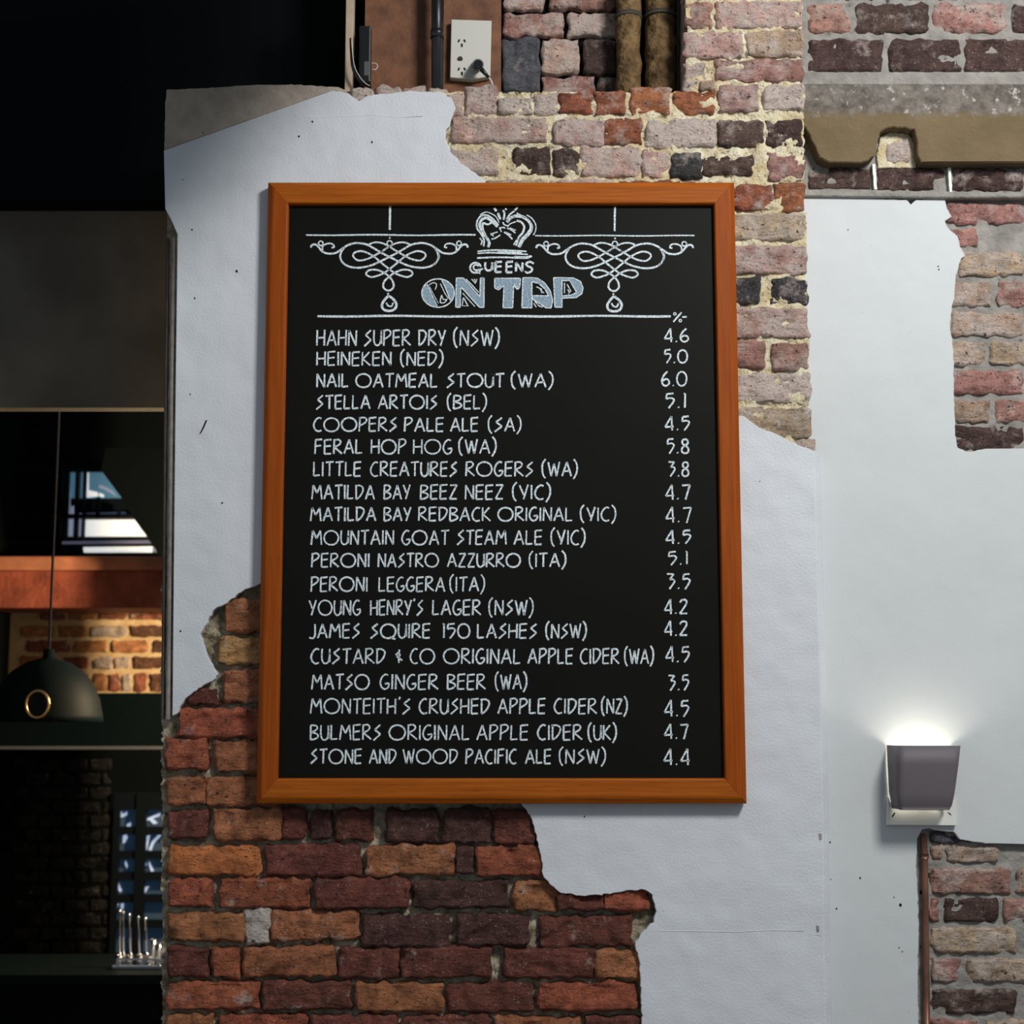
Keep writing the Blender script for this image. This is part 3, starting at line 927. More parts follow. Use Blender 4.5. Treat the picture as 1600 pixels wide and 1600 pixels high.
C, S_ = 'c', 's'
G = {   # glyph: width, strokes (c = curved, s = straight); y runs down from 0 to 1
 'A': (.54, [(S_, [(0, 1), (.29, 0), (.54, 1)]), (S_, [(.10, .66), (.46, .62)])]),
 'B': (.44, [(S_, [(.02, 0), (.0, 1)]), (C, [(.02, 0), (.30, .03), (.40, .18), (.28, .36), (.03, .47)]), (C, [(.03, .47), (.34, .58), (.44, .75), (.28, .92), (0, 1)])]),
 'C': (.44, [(C, [(.44, .05), (.28, .0), (.10, .2), (0, .55), (.08, .86), (.24, 1), (.44, .94)])]),
 'D': (.48, [(S_, [(.04, .02), (.02, 1)]), (C, [(-.03, .03), (.28, .02), (.46, .2), (.42, .5), (.24, .82), (.02, 1)])]),
 'E': (.40, [(S_, [(.02, 0), (.0, 1), (.38, .98)]), (S_, [(.02, .02), (.42, -.02)]), (S_, [(.02, .47), (.38, .42)])]),
 'F': (.40, [(S_, [(.04, 0), (.0, 1.02)]), (S_, [(.02, .02), (.42, -.02)]), (S_, [(.02, .45), (.36, .42)])]),
 'G': (.46, [(C, [(.42, .06), (.27, .0), (.09, .2), (0, .58), (.08, .88), (.24, 1), (.42, .86), (.47, .62)]), (S_, [(.24, .64), (.48, .6)])]),
 'H': (.46, [(S_, [(.02, 0), (0, 1)]), (S_, [(.46, -.02), (.44, 1)]), (S_, [(0, .52), (.46, .48)])]),
 'I': (.05, [(S_, [(.03, 0), (.02, 1)])]),
 'J': (.34, [(C, [(.33, 0), (.34, .4), (.33, .8), (.2, 1), (0, .95)])]),
 'K': (.44, [(S_, [(.02, 0), (0, 1)]), (S_, [(.40, .0), (.04, .52), (.45, 1)])]),
 'L': (.36, [(S_, [(.02, 0), (.0, .98), (.36, .94)])]),
 'M': (.62, [(S_, [(0, 1), (.10, 0), (.32, .55), (.55, 0), (.62, 1)])]),
 'N': (.46, [(S_, [(0, 1), (.03, 0), (.44, 1), (.46, 0)])]),
 'O': (.86, [('o', [(.43, 0), (.73, .14), (.86, .5), (.73, .87), (.43, 1), (.13, .87), (0, .5), (.13, .14)])]),
 'P': (.42, [(S_, [(.04, 0), (.0, 1.02)]), (C, [(-.02, .03), (.28, -.02), (.42, .14), (.34, .36), (.04, .58)])]),
 'Q': (.86, [('o', [(.43, 0), (.73, .14), (.86, .5), (.73, .87), (.43, 1), (.13, .87), (0, .5), (.13, .14)]), (S_, [(.5, .92), (.84, 1.06)])]),
 'R': (.46, [(S_, [(.03, 0), (.0, 1)]), (C, [(-.02, .03), (.26, -.02), (.40, .13), (.32, .34), (.04, .52)]), (S_, [(.04, .52), (.48, .98)])]),
 'S': (.42, [(S_, [(.40, -.02), (.08, .30), (.40, .62), (.0, 1.03)])]),
 'T': (.44, [(S_, [(0, .03), (.48, -.02)]), (S_, [(.24, .02), (.22, 1)])]),
 'U': (.44, [(C, [(.02, 0), (.0, .5), (.05, .86), (.2, 1), (.37, .88), (.43, .5), (.44, 0)]), (S_, [(.44, 0), (.45, .9)])]),
 'V': (.44, [(S_, [(0, 0), (.22, .72)]), (S_, [(.44, -.04), (.20, 1)])]),
 'W': (.66, [(S_, [(0, 0), (.18, 1), (.34, .1), (.50, 1), (.66, -.03)])]),
 'Y': (.44, [(S_, [(0, 0), (.20, .55)]), (S_, [(.44, -.03), (.14, 1)])]),
 'Z': (.42, [(S_, [(.02, .02), (.42, 0), (.0, .98), (.42, .98)])]),
 '(': (.20, [(C, [(.20, -.2), (.03, .1), (0, .5), (.05, .9), (.18, 1.15)])]),
 ')': (.20, [(C, [(.0, -.2), (.16, .08), (.20, .5), (.14, .85), (-.02, 1.2)])]),
 "'": (.10, [(S_, [(.10, -.12), (.04, .06)])]),
 '&': (.42, [(S_, [(.24, .05), (.22, .95)]), (S_, [(.0, .42), (.18, .25), (.32, .45), (.06, .5)]), (S_, [(.06, .5), (.45, .78)])]),
 '.': (.08, [(S_, [(.02, .93), (.06, 1.0)])]),
 '-': (.35, [(S_, [(0, .5), (.35, .5)])]),
 '0': (.62, [('o', [(.31, 0), (.53, .14), (.62, .5), (.53, .87), (.31, 1), (.09, .87), (0, .5), (.09, .14)])]),
 '1': (.10, [(S_, [(.02, .03), (.09, 0), (.08, 1)])]),
 '2': (.46, [(C, [(0, .2), (.12, .02), (.34, .0), (.42, .2), (.28, .52), (0, .98)]), (S_, [(0, .98), (.46, .96)])]),
 '3': (.44, [(S_, [(0, .0), (.40, .02), (.16, .36)]), (C, [(.16, .36), (.36, .38), (.44, .52), (.30, .78), (.14, 1.03)])]),
 '4': (.46, [(S_, [(.40, 1.02), (.36, -.04), (.0, .76), (.48, .72)])]),
 '5': (.42, [(S_, [(.40, -.02), (.06, .02), (.02, .36)]), (C, [(.02, .36), (.26, .30), (.42, .42), (.34, .68), (.14, 1.03)])]),
 '6': (.48, [(C, [(.36, -.02), (.14, .24), (.0, .62), (.08, .92), (.28, 1.0), (.46, .82), (.42, .60), (.24, .52), (.04, .66)])]),
 '7': (.44, [(S_, [(0, .03), (.44, -.01), (.20, 1.03)])]),
 '8': (.42, [('o', [(.21, .44), (.05, .30), (.06, .08), (.21, .0), (.36, .08), (.37, .30), (.21, .44), (.03, .62), (.02, .88), (.21, 1.0), (.40, .88), (.39, .62)])]),
}
def word(txt, x0, x1, y0, y1, wd=2.7, gap=0.15, jit=0.35):
    h = y1 - y0
    tot = sum(G[c][0] for c in txt) + gap * (len(txt) - 1)
    sx = (x1 - x0) / tot
    parts = []
    x = x0
    for ch in txt:
        gw, strokes = G[ch]
        jy = R(-jit, jit)
        sl = R(-.015, .015)
        for kind, pts in strokes:
            q = [(x + px * sx + (0.5 - py) * h * sl, y0 + jy + py * h) for px, py in pts]
            if kind == 'c':
                q = [tuple(v) for v in catmull([Vector((a, b, 0)) for a, b in q], 4)]
            elif kind == 'o':
                q = [tuple(v) for v in catmull([Vector((a, b, 0)) for a, b in q], 4, True)]
            else:
                # straight strokes: split at corners so that each leg keeps its width
                for a, b in zip(q, q[1:]):
                    L_ = math.hypot(b[0] - a[0], b[1] - a[1])
                    m = max(2, int(L_ / 4))
                    seg = [(a[0] + (b[0] - a[0]) * k / m, a[1] + (b[1] - a[1]) * k / m) for k in range(m + 1)]
                    parts.append(ribbon(seg, wd * R(.88, 1.1)))
                continue
            parts.append(ribbon(q, wd * R(.88, 1.08)))
        x += (gw + gap) * sx
    return parts

LINES = [
 (515, 541, [('HAHN', 494, 558), ('SUPER', 568, 642), ('DRY', 653, 697), ('(NSW)', 708, 781)], '4.6', 1037, 1077, 513, 535),
 (549, 572, [('HEINEKEN', 494, 612), ('(NED)', 625, 693)], '5.0', 1037, 1075, 546, 568),
 (583, 606, [('NAIL', 494, 545), ('OATMEAL', 555, 684), ('STOUT', 697, 788), ('(WA)', 798, 865)], '6.0', 1033, 1074, 580, 604),
 (617, 640, [('STELLA', 493, 579), ('ARTOIS', 590, 684), ('(BEL)', 698, 761)], '5.1', 1039, 1072, 614, 638),
 (652, 675, [('COOPERS', 489, 621), ('PALE', 631, 694), ('ALE', 703, 748), ('(SA)', 762, 815)], '4.5', 1038, 1078, 650, 673),
 (686, 710, [('FERAL', 491, 567), ('HOP', 579, 635), ('HOG', 645, 707), ('(WA)', 716, 776)], '5.8', 1041, 1077, 685, 709),
 (721, 745, [('LITTLE', 489, 565), ('CREATURES', 578, 715), ('ROGERS', 727, 834), ('(WA)', 846, 903)], '3.8', 1043, 1077, 721, 745),
 (757, 781, [('MATILDA', 486, 586), ('BAY', 599, 642), ('BEEZ', 656, 715), ('NEEZ', 726, 787), ('(VIC)', 800, 861)], '4.7', 1039, 1079, 757, 781),
 (792, 815, [('MATILDA', 484, 588), ('BAY', 599, 643), ('REDBACK', 653, 767), ('ORIGINAL', 777, 895), ('(VIC)', 906, 963)], '4.7', 1039, 1081, 792, 817),
 (828, 852, [('MOUNTAIN', 485, 616), ('GOAT', 627, 702), ('STEAM', 713, 792), ('ALE', 802, 848), ('(VIC)', 860, 915)], '4.5', 1039, 1080, 828, 850),
 (864, 887, [('PERONI', 486, 578), ('NASTRO', 590, 686), ('AZZURRO', 698, 814), ('(ITA)', 826, 885)], '5.1', 1043, 1075, 861, 883),
 (901, 925, [('PERONI', 485, 575), ('LEGGERA', 591, 696), ('(ITA)', 702, 758)], '3.5', 1041, 1079, 896, 921),
 (937, 962, [('YOUNG', 482, 564), ("HENRY'S", 578, 662), ('LAGER', 675, 752), ('(NSW)', 763, 834)], '4.2', 1037, 1075, 936, 960),
 (974, 998, [('JAMES', 482, 563), ('SQUIRE', 578, 673), ('150', 690, 735), ('LASHES', 745, 840), ('(NSW)', 852, 917)], '4.2', 1037, 1075, 970, 994),
 (1013, 1038, [('CUSTARD', 485, 603), ('&', 617, 629), ('CO', 640, 680), ('ORIGINAL', 692, 814), ('APPLE', 824, 896), ('CIDER', 906, 968), ('(WA)', 975, 1022)], '4.5', 1039, 1078, 1010, 1035),
 (1053, 1078, [('MATSO', 486, 578), ('GINGER', 593, 685), ('BEER', 698, 759), ('(WA)', 773, 824)], '3.5', 1043, 1077, 1054, 1079),
 (1091, 1116, [("MONTEITH'S", 484, 642), ('CRUSHED', 654, 766), ('APPLE', 777, 853), ('CIDER', 865, 933), ('(NZ)', 939, 981)], '4.5', 1037, 1077, 1094, 1120),
 (1132, 1157, [('BULMERS', 484, 596), ('ORIGINAL', 607, 734), ('APPLE', 744, 826), ('CIDER', 839, 910), ('(UK)', 918, 964)], '4.7', 1037, 1076, 1131, 1155),
 (1170, 1194, [('STONE', 484, 566), ('AND', 576, 620), ('WOOD', 629, 716), ('PACIFIC', 727, 808), ('ALE', 820, 862), ('(NSW)', 873, 947)], '4.4', 1036, 1078, 1170, 1196),
]
def chalk(name, parts, m='chalk'):
    v, f = merge(parts)
    return mk(name, v, f, M[m], board, kind='thing')
for y0, y1, words, num, nx0, nx1, ny0, ny1 in LINES:
    for t, x0, x1 in words:
        chalk('chalk_word', word(t, x0 + 1.2, x1 - 1.2, y0 + 1, y1 - 1))
    chalk('strength_figure', word(num, nx0 + 1.2, nx1 - 1.2, ny0 + 1, ny1 - 1, gap=0.2))

def cv(pts, step=5, closed=False):
    return [(v.x, v.y) for v in catmull([Vector((a, b, 0)) for a, b in pts], step, closed)]
def circ(x, y, rx, ry, n=16, a0=0, a1=2 * math.pi):
    return [(x + rx * math.cos(a0 + (a1 - a0) * k / n), y + ry * math.sin(a0 + (a1 - a0) * k / n)) for k in range(n + 1)]

# rules
chalk('chalk_rule', [ribbon([(478 + (743 - 478) * k / 12, 367.2 + 0.5 * math.sin(k)) for k in range(13)], 2.4)])
chalk('chalk_rule', [ribbon([(836 + (1085 - 836) * k / 12, 368.2 + 0.4 * math.sin(k)) for k in range(13)], 2.0)])
chalk('chalk_rule', [ribbon([(496 + (1048 - 496) * k / 24, 494 + 0.6 * math.sin(k * .9)) for k in range(25)], 3.4)])
chalk('percent_sign', [ribbon([(1052, 503), (1058, 496), (1065, 488)], 2.6), ribbon(circ(1054.5, 490.5, 2, 2, 8), 1.6), ribbon(circ(1063, 501, 2, 2, 8), 1.6), ribbon([(1066, 495.5), (1073, 495)], 2.6)])
chalk('hanger_line', [ribbon([(609.6, 322), (609.2, 340), (609, 359)], 3.4)])
chalk('hanger_line', [ribbon([(961, 323), (960.5, 340), (960.4, 361)], 3.0)])

# flourishes
def flourish(dx, dy):
    def T(pts):
        return [(470 + x / 5.926 + dx, 365 + y / 5.926 + dy) for x, y in pts]
    def mir(pts):
        return [(1640 - x, y) for x, y in pts]
    big = [(95, 130), (100, 108), (130, 100), (160, 120), (200, 165), (250, 185), (320, 180), (370, 150), (430, 110), (500, 88), (560, 90), (620, 105),
           (700, 150), (760, 185), (820, 215), (910, 260), (1000, 298), (1100, 316), (1190, 306), (1250, 270), (1275, 215), (1262, 165), (1235, 125)]
    inner = [(820, 120), (740, 170), (660, 215), (600, 240), (530, 248), (485, 210), (500, 175), (560, 162), (620, 180), (680, 215), (740, 265),
             (810, 322), (870, 365), (930, 390), (990, 402), (1035, 375), (1010, 340), (940, 335), (870, 362), (820, 398)]
    top = [(630, 100), (680, 82), (740, 85), (800, 108), (850, 140), (900, 170)]
    drop = [(820, 398), (775, 440), (763, 490), (790, 522), (830, 524), (860, 490), (850, 440), (820, 398)]
    tear = [(812, 575), (775, 615), (752, 660), (765, 700), (815, 716), (868, 700), (885, 655), (860, 610), (812, 575)]
    curl = [(200, 165), (205, 115), (250, 92), (295, 98), (308, 125), (285, 130)]
    parts = []
    for q in (big, mir(big)):
        parts.append(ribbon(T(cv(q)), 3.0))
    for q in (inner, mir(inner)):
        parts.append(ribbon(T(cv(q)), 2.8))
    for q in (top, mir(top)):
        parts.append(ribbon(T(cv(q)), 2.6))
    for q in (curl, mir(curl)):
        parts.append(ribbon(T(cv(q)), 2.5))
    parts.append(ribbon(T(cv([(1255, 160), (1280, 200), (1265, 250), (1220, 295)])), 2.8))
    parts.append(ribbon(T(cv(drop)), 2.9))
    parts.append(ribbon(T(cv(tear)), 3.8))
    parts.append(ribbon(T(cv([(790, 640), (810, 668), (840, 672), (855, 640)])), 2.6))
    for cx, cy, r in ((822, 90, 24), (185, 90, 21), (1465, 90, 21)):
        parts.append(ribbon(T(circ(cx, cy, r, r)), 2.0))
    for cx, cy in ((824, 40), (808, 556)):
        parts.append(poly(T(circ(cx, cy, 9, 9, 8)[:-1])))
    return chalk('flourish', parts)
flourish(0, 0)
flourish(352, 0.8)

# crown
def K(pts):
    return [(730 + x / 8.42, 315 + y / 8.42) for x, y in pts]
cr = []
for q, wd in (
    ([(410, 310), (340, 230), (260, 180), (180, 190), (130, 260), (130, 350), (180, 420), (220, 500), (215, 590)], 2.6),
    ([(400, 330), (320, 255), (250, 215), (190, 240), (165, 310), (200, 400), (260, 480), (290, 540), (275, 600)], 4.2),
    ([(330, 270), (270, 300), (210, 285), (205, 360), (240, 440), (275, 520)], 3.0),
    ([(170, 175), (210, 150), (260, 138), (320, 160), (380, 200), (420, 280)], 1.6),
    ([(165, 480), (195, 520), (180, 570)], 2.2),
    ([(520, 270), (580, 210), (650, 190), (740, 205), (820, 270), (840, 350), (790, 430), (720, 500), (680, 600)], 4.6),
    ([(650, 150), (720, 190), (790, 230), (850, 300), (850, 380), (800, 450), (740, 510), (700, 590)], 2.2),
    ([(650, 250), (710, 270), (750, 330), (730, 410), (680, 470), (640, 580)], 3.2),
    ([(780, 175), (850, 220), (900, 300), (900, 380), (870, 440)], 1.7),
    ([(690, 470), (640, 520), (610, 570)], 2.0),
    ([(355, 85), (385, 125)], 3.4), ([(405, 150), (435, 235)], 3.4), ([(470, 115), (490, 150), (480, 240)], 3.0),
    ([(520, 230), (560, 170), (620, 125)], 2.6), ([(625, 115), (665, 75)], 3.0), ([(500, 90), (518, 108)], 2.4),
    ([(520, 265), (590, 215), (640, 190)], 2.4), ([(470, 270), (485, 300), (530, 320)], 2.2),
    ([(530, 330), (570, 290), (640, 265)], 1.8), ([(420, 350), (470, 340), (500, 350)], 2.2), ([(430, 355), (450, 400)], 1.8),
    ([(525, 350), (580, 370), (635, 415)], 2.2), ([(560, 345), (600, 362), (640, 378)], 1.6), ([(485, 400), (540, 440), (595, 495)], 2.4), ([(510, 400), (580, 440)], 1.6),
    ([(310, 440), (350, 415), (400, 400)], 2.0), ([(310, 415), (345, 455)], 1.8), ([(320, 495), (370, 480), (435, 440)], 2.2),
    ([(135, 655), (300, 640), (500, 640), (780, 655)], 2.4), ([(135, 682), (300, 672), (500, 680), (800, 695)], 2.2),
    ([(400, 660), (560, 664), (720, 672)], 2.2),
    ([(130, 742), (300, 735), (500, 733), (700, 742), (800, 740), (850, 715)], 2.6), ([(620, 720), (760, 728), (840, 712)], 1.8)):
    cr.append(ribbon(K(cv(q)), wd))
chalk('crown_drawing', cr)

# QUEENS
q = []
q.append(ribbon(circ(743, 418.5, 8.5, 8, 18, 0.3, 2 * math.pi - 0.2), 3.0))
q.append(ribbon(cv([(748, 416), (743, 413.5), (739.5, 418), (743, 422), (749, 421), (755, 420)]), 2.4))
q.append(ribbon([(743, 425.5), (747, 423), (750, 428)], 2.2))
for t, x0, x1, y0, y1 in (('U', 758, 769, 410, 423), ('E', 774, 784, 409, 425), ('E', 791, 801, 409, 425.5), ('N', 806, 816.5, 410, 424), ('S', 821, 833, 410, 425)):
    if t == 'S':
        q.append(ribbon(cv([(834, 412), (828, 409), (822, 412), (825, 416), (831, 419), (830, 424), (824, 426), (820, 424)]), 3.2))
    else:
        q += word(t, x0, x1, y0, y1, wd=3.4)
chalk('house_name', q)

# ON TAP
fill, line = [], []
def ell(a):
    a = math.radians(a)
    return (684.5 + 25.3 * math.cos(a), 458 + 22.2 * math.sin(a))
def ang(x, y):
    return math.degrees(math.atan2((y - 458) / 22.2, (x - 684.5) / 25.3))
a0, a1 = ang(667, 444), ang(683, 479)
left = [ell(a0 + (a1 - a0 - 360) * k / 18) if False else ell((a0 % 360) + (a1 % 360 - a0 % 360) * k / 18) for k in range(19)]
fill.append(poly(left))
b0, b1 = ang(690, 436.5), ang(704, 472)
rt = [ell(b0 + (b1 - b0) * k / 18) for k in range(19)]
fill.append(poly(rt))
line.append(ribbon(circ(684.5, 458, 25.3, 22.2, 36), 2.0))
line.append(ribbon([(667, 444), (675, 461), (683, 478)], 1.6))
line.append(ribbon([(690, 437), (697, 452), (704, 470)], 1.6))
line.append(ribbon(cv([(670, 446), (676, 442), (682, 444), (680, 453)]), 1.4))
line.append(ribbon([(671, 448), (679, 463), (685, 474)], 1.0))
line.append(ribbon([(688, 443), (695, 458), (701, 467)], 1.4))
line.append(ribbon(cv([(690, 461), (693, 468), (698, 468), (694, 473), (688, 472), (690, 461)]), 1.6))
Np = [(713, 434.5), (724, 434.5), (750, 464), (750.5, 434.5), (756.5, 434.5), (756, 480.5), (749, 480), (720, 448), (719, 480), (712, 480)]
Tp = [(773, 435), (813, 435), (812, 449), (808, 452.5), (802.5, 445), (801, 481), (786, 481), (787.5, 446), (779, 453), (773, 450)]
As = [(817, 434), (831, 434), (831, 481), (815.5, 481)]
Aa = [(831, 434), (840, 435), (851, 442), (860, 455), (863.5, 470), (861, 481), (853, 481), (844, 475), (833, 468), (831, 462), (857, 462.5), (852, 452), (842, 443), (831, 440)]
Ps = [(865, 434), (878, 434), (878, 480), (867, 480)]
Pb = [(878, 434), (896, 434.5), (907, 440), (911, 450), (909, 459), (900, 465), (878, 466), (878, 462.5), (893, 461), (901, 457), (890, 438), (878, 439)]
for pg in (Np, Tp, As, Aa, Ps, Pb):
    fill.append(poly(pg))
    cl = pg + [pg[0]]
    for a, b in zip(cl, cl[1:]):
        line.append(ribbon([a, ((a[0] + b[0]) / 2, (a[1] + b[1]) / 2), b], 1.7))
for seg in ([(728, 436), (738, 446), (748, 457)], [(737, 436), (743, 443)], [(741, 436), (744, 441), (745, 436)], [(723, 458), (731, 467), (742, 479)],
            [(724, 465), (722, 478), (731, 478), (725, 466)], [(838, 448), (846, 452), (846, 458)], [(844, 453), (850, 458)], [(835, 470), (842, 478), (848, 480)],
            [(834, 474), (838, 480)], [(882, 442), (882, 458)], [(886, 444), (892, 455), (888, 459)], [(887, 452), (890, 458)], [(777, 450), (783, 445)], [(804, 444), (809, 449)]):
    line.append(ribbon(seg, 1.6))
chalk('title_fill', fill, 'chalk_fill')
v, f = merge(line)
mk('title_outline', [a + Vector((0, -0.0005, 0)) for a in v], f, M['chalk'], board)

# ================================================================== NICHE ABOVE THE BROKEN WALL
YN = 0.22
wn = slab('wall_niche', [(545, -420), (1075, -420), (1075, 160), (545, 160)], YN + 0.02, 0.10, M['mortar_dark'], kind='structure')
for x0, y0, x1, y1, c in ((846, 60, 905, 112, 'p'), (846, 118, 930, 156, 'm'), (912, 60, 965, 114, 'd'), (934, 118, 968, 156, 'd'), (786, 20, 880, 54, 'm'), (888, 20, 965, 54, 'p'),
                          (786, -40, 850, 12, 'p'), (858, -40, 965, 12, 'm')):
    brick(wn, x0, y0, x1, y1, c, Y=YN - 0.01, depth=0.05)
brick(wn, 785, 58, 843, 143, 'g', Y=YN - 0.05, depth=0.08)
bb = empty('timber_board', P(625, 160, YN))
pbox('board_panel', 570, -40, 676, 152, YN - 0.03, 0.03, M['wood_raw'], bb)
tag(bb, 'wide brown timber board in the niche between black cable bundle and black pipe', 'board')
bb = empty('timber_board', P(738, 160, YN))
pbox('board_panel', 693, -40, 783, 152, YN - 0.05, 0.045, M['wood_raw'], bb)
tag(bb, 'brown timber board that carries the white power outlet', 'board')
o = empty('timber_post', P(547, 146, 0.14))
pbox('post', 540, -60, 552, 143, 0.13, 0.04, M['wood_pale'], o, bevel=0.002)
tag(o, 'thin pale timber post standing at the left end of the niche', 'post')
o = empty('black_pipe', P(683, 150, 0.15))
v, f = tube_vf([P(683, 148, 0.12), P(683, -60, 0.12)], 0.017, 16)
mk('pipe', v, f, M['black_plastic'], o, smooth=True)
v, f = tube_vf([P(683, 60, 0.12), P(683, 48, 0.12)], 0.0195, 16)
mk('coupling', v, f, M['black_plastic'], o, smooth=True)
tag(o, 'glossy black vertical pipe left of the white power outlet', 'pipe')
for k, (x, r, lab) in enumerate(((982, 0.036, 'rough brown lagged pipe standing next to the niche bricks'),
                                 (1032, 0.044, 'thicker rough brown lagged pipe beside the brick column'))):
    o = empty('lagged_pipe', P(x, 150, 0.16))
    v, f = tube_vf([P(x + R(-2, 2), y, 0.15) for y in range(156, -70, -18)], [r * R(.93, 1.06) for _ in range(156, -70, -18)], 18)
    mk('lagging', v, f, M['bark'], o, smooth=True)
    v, f = tube_vf([P(x, 30, 0.15), P(x, 24, 0.15)], r * 1.1, 18)
    mk('strap', v, f, M['bead_dark'], o, smooth=True)
    tag(o, lab, 'pipe')
# bundle of cable and a black charger
o = empty('cable_bundle', P(566, 146, 0.12))
pbox('charger', 561, 40, 579, 128, 0.11, 0.035, M['black_plastic'], o, bevel=0.004)
v, f = tube_vf([P(x, y, 0.10) for x, y in cv([(548, 60), (550, 100), (556, 118), (566, 130), (580, 137)])], 0.0038, 8)
mk('cable', v, f, M['black_plastic'], o, smooth=True)
v, f = tube_vf([P(x, y, 0.093) for x, y in cv([(549, 60), (553, 100), (562, 120), (572, 131), (578, 134)])], 0.0013, 6)
mk('cord', v, f, M['cream_cord'], o, smooth=True)
v, f = tube_vf([P(x, y, 0.105) for x, y in cv([(581, 99), (587, 99), (590, 104), (586, 109), (582, 108)])], 0.0014, 6)
mk('hook', v, f, M['cream_cord'], o, smooth=True)
pbox('charger_label', 569, 96, 576, 118, 0.1085, 0.002, M['steel_edge'], o)
tag(o, 'black charger and cables hanging beside the pale timber post', 'cable')
# power outlet
o = empty('power_outlet', P(722, 124, 0.16))
rot = [(703, 122), (704, 40), (736, 42), (735, 124)]
slab('outlet_plate', [(703, 121), (705, 30), (768, 32), (766, 119), (738, 124)], 0.145, 0.022, M['socket'], o, edge_in=0.002)
for dx, dy in ((0, 0), (0, -44)):
    for pts in ([(717, 105), (719, 106), (717, 110), (715, 109)], [(724, 106), (726, 105), (728, 109), (726, 110)], [(720.5, 112), (723, 112), (723, 117), (720.5, 117)]):
        slab('outlet_slot', [(x + dx, y + dy) for x, y in pts], 0.1435, 0.002, M['hole'], o)
v, f = tube_vf([P(719, 92, 0.1425), P(719, 92, 0.146)], 0.0075, 12)
mk('switch', v, f, M['bead_dark'], o)
tag(o, 'off white double power outlet with slanted slots in the niche', 'power outlet')
o = empty('power_plug', P(747, 118, 0.12))
v, f = tube_vf([P(747, 101, 0.095), P(747, 101, 0.143)], [0.0135, 0.0165], 20)
mk('plug_body', v, f, M['black_plastic'], o, smooth=False)
for x, y in ((744, 97), (750, 97), (747, 104)):
    v, f = tube_vf([P(x, y, 0.0935), P(x, y, 0.096)], 0.0016, 6)
    mk('plug_mark', v, f, M['steel_edge'], o)
v, f = tube_vf([P(752, 108, 0.11), P(760, 117, 0.11), P(765, 122, 0.11)], [0.007, 0.005, 0.0035], 10)
mk('strain_relief', v, f, M['black_plastic'], o, smooth=True)
v, f = tube_vf([P(764, 121, 0.11), P(768, 128, 0.10), P(772, 142, 0.10)], 0.0028, 8)
mk('cord', v, f, M['cream_cord'], o, smooth=True)
tag(o, 'round black power plug with cord in the right of the outlet', 'plug')

# ================================================================== OPENING ON THE LEFT AND THE BACK ROOM
o = pbox('ceiling', -260, -420, 1300, 313, 0.50, 0.9, M['black'], kind='structure')
o = pbox('trim_1', -260, 250, 400, 637, 0.60, 0.06, M['beam'], kind='structure')
YW = 3.0
# back wall with its two window openings, left as separate spans around the holes
wb = pbox('wall_back', -120, -60, 520, 735, YW, 0.15, M['black'], kind='structure')
pbox('wall_span', 240, 735, 520, 868, YW, 0.15, M['black'], wb)
pbox('wall_span', -120, 735, 96, 868, YW, 0.15, M['black'], wb)
pbox('wall_span', -120, 868, 520, 1110, YW + 0.01, 0.14, M['mortar_back'], wb)
pbox('wall_span', -120, 1110, 520, 1240, YW, 0.15, M['black'], wb)
pbox('wall_span', 262, 1240, 520, 1700, YW, 0.15, M['black'], wb)
pbox('wall_span', -120, 1240, 176, 1700, YW, 0.15, M['mortar_dark'], wb)
pbox('wall_span', 176, 1500, 262, 1700, YW, 0.15, M['black'], wb)
BACK = {'A': ((0.55, 0.24, 0.10), 0.1), 'B2': ((0.50, 0.40, 0.34), 0.5), 'C2': ((0.16, 0.07, 0.04), 0.05), 'E': ((0.36, 0.12, 0.07), 0.1)}
BC.update({'N': ((0.006, 0.0065, 0.006), 0.0), 'A': BACK['A'], 'X': BACK['B2'], 'C': BACK['C2'], 'E': BACK['E']})
rows = [(958, 968, [(60, 100, 'E'), (105, 150, 'A'), (156, 196, 'E'), (202, 262, 'E')]),
        (978, 995, [(30, 84, 'A'), (90, 135, 'A'), (141, 197, 'X'), (203, 262, 'C')]),
        (1001, 1019, [(40, 107, 'E'), (113, 166, 'A'), (174, 230, 'A'), (237, 266, 'C')]),
        (1026, 1045, [(30, 90, 'A'), (97, 137, 'E'), (144, 174, 'X'), (178, 202, 'X'), (208, 262, 'C')]),
        (1052, 1080, [(94, 112, 'A'), (118, 138, 'A'), (144, 165, 'A'), (169, 186, 'E'), (190, 204, 'X'), (209, 228, 'E'), (234, 262, 'C'), (70, 88, 'E'), (44, 64, 'A')])]
for k_, (y0, y1, bs) in enumerate(rows):
    x_ = 268
    while x_ < 500:
        w_ = 54 if k_ < 4 else 22
        bs = bs + [(x_ + 2, x_ + w_, 'AECX'[(int(x_) * 7 + k_) % 4])]
        x_ += w_ + 7
    rows[k_] = (y0, y1, bs)
for y0, y1, bs in rows:
    for x0, x1, c in bs:
        brick(wb, x0, y0, x1, y1, c, Y=YW - 0.004, depth=0.03)
for j in range(19):
    y = 1186 + j * 22
    for k in range(4):
        x0 = 20 + k * 40 + (20 if j % 2 else 0)
        brick(wb, x0, y, min(x0 + 36, 174), y + 18, 'N', Y=YW - 0.008, depth=0.03)

# red beam below the upper window
o = empty('timber_beam', P(170, 950, 2.7))
pbox('beam', -140, 892, 300, 950, 2.66, 0.30, M['redwood'], o, bevel=0.006)
pbox('moulding', -140, 869, 300, 891, 2.63, 0.33, M['redwood_light'], o, bevel=0.008)
tag(o, 'red stained timber beam over the brick band in the back room', 'beam')

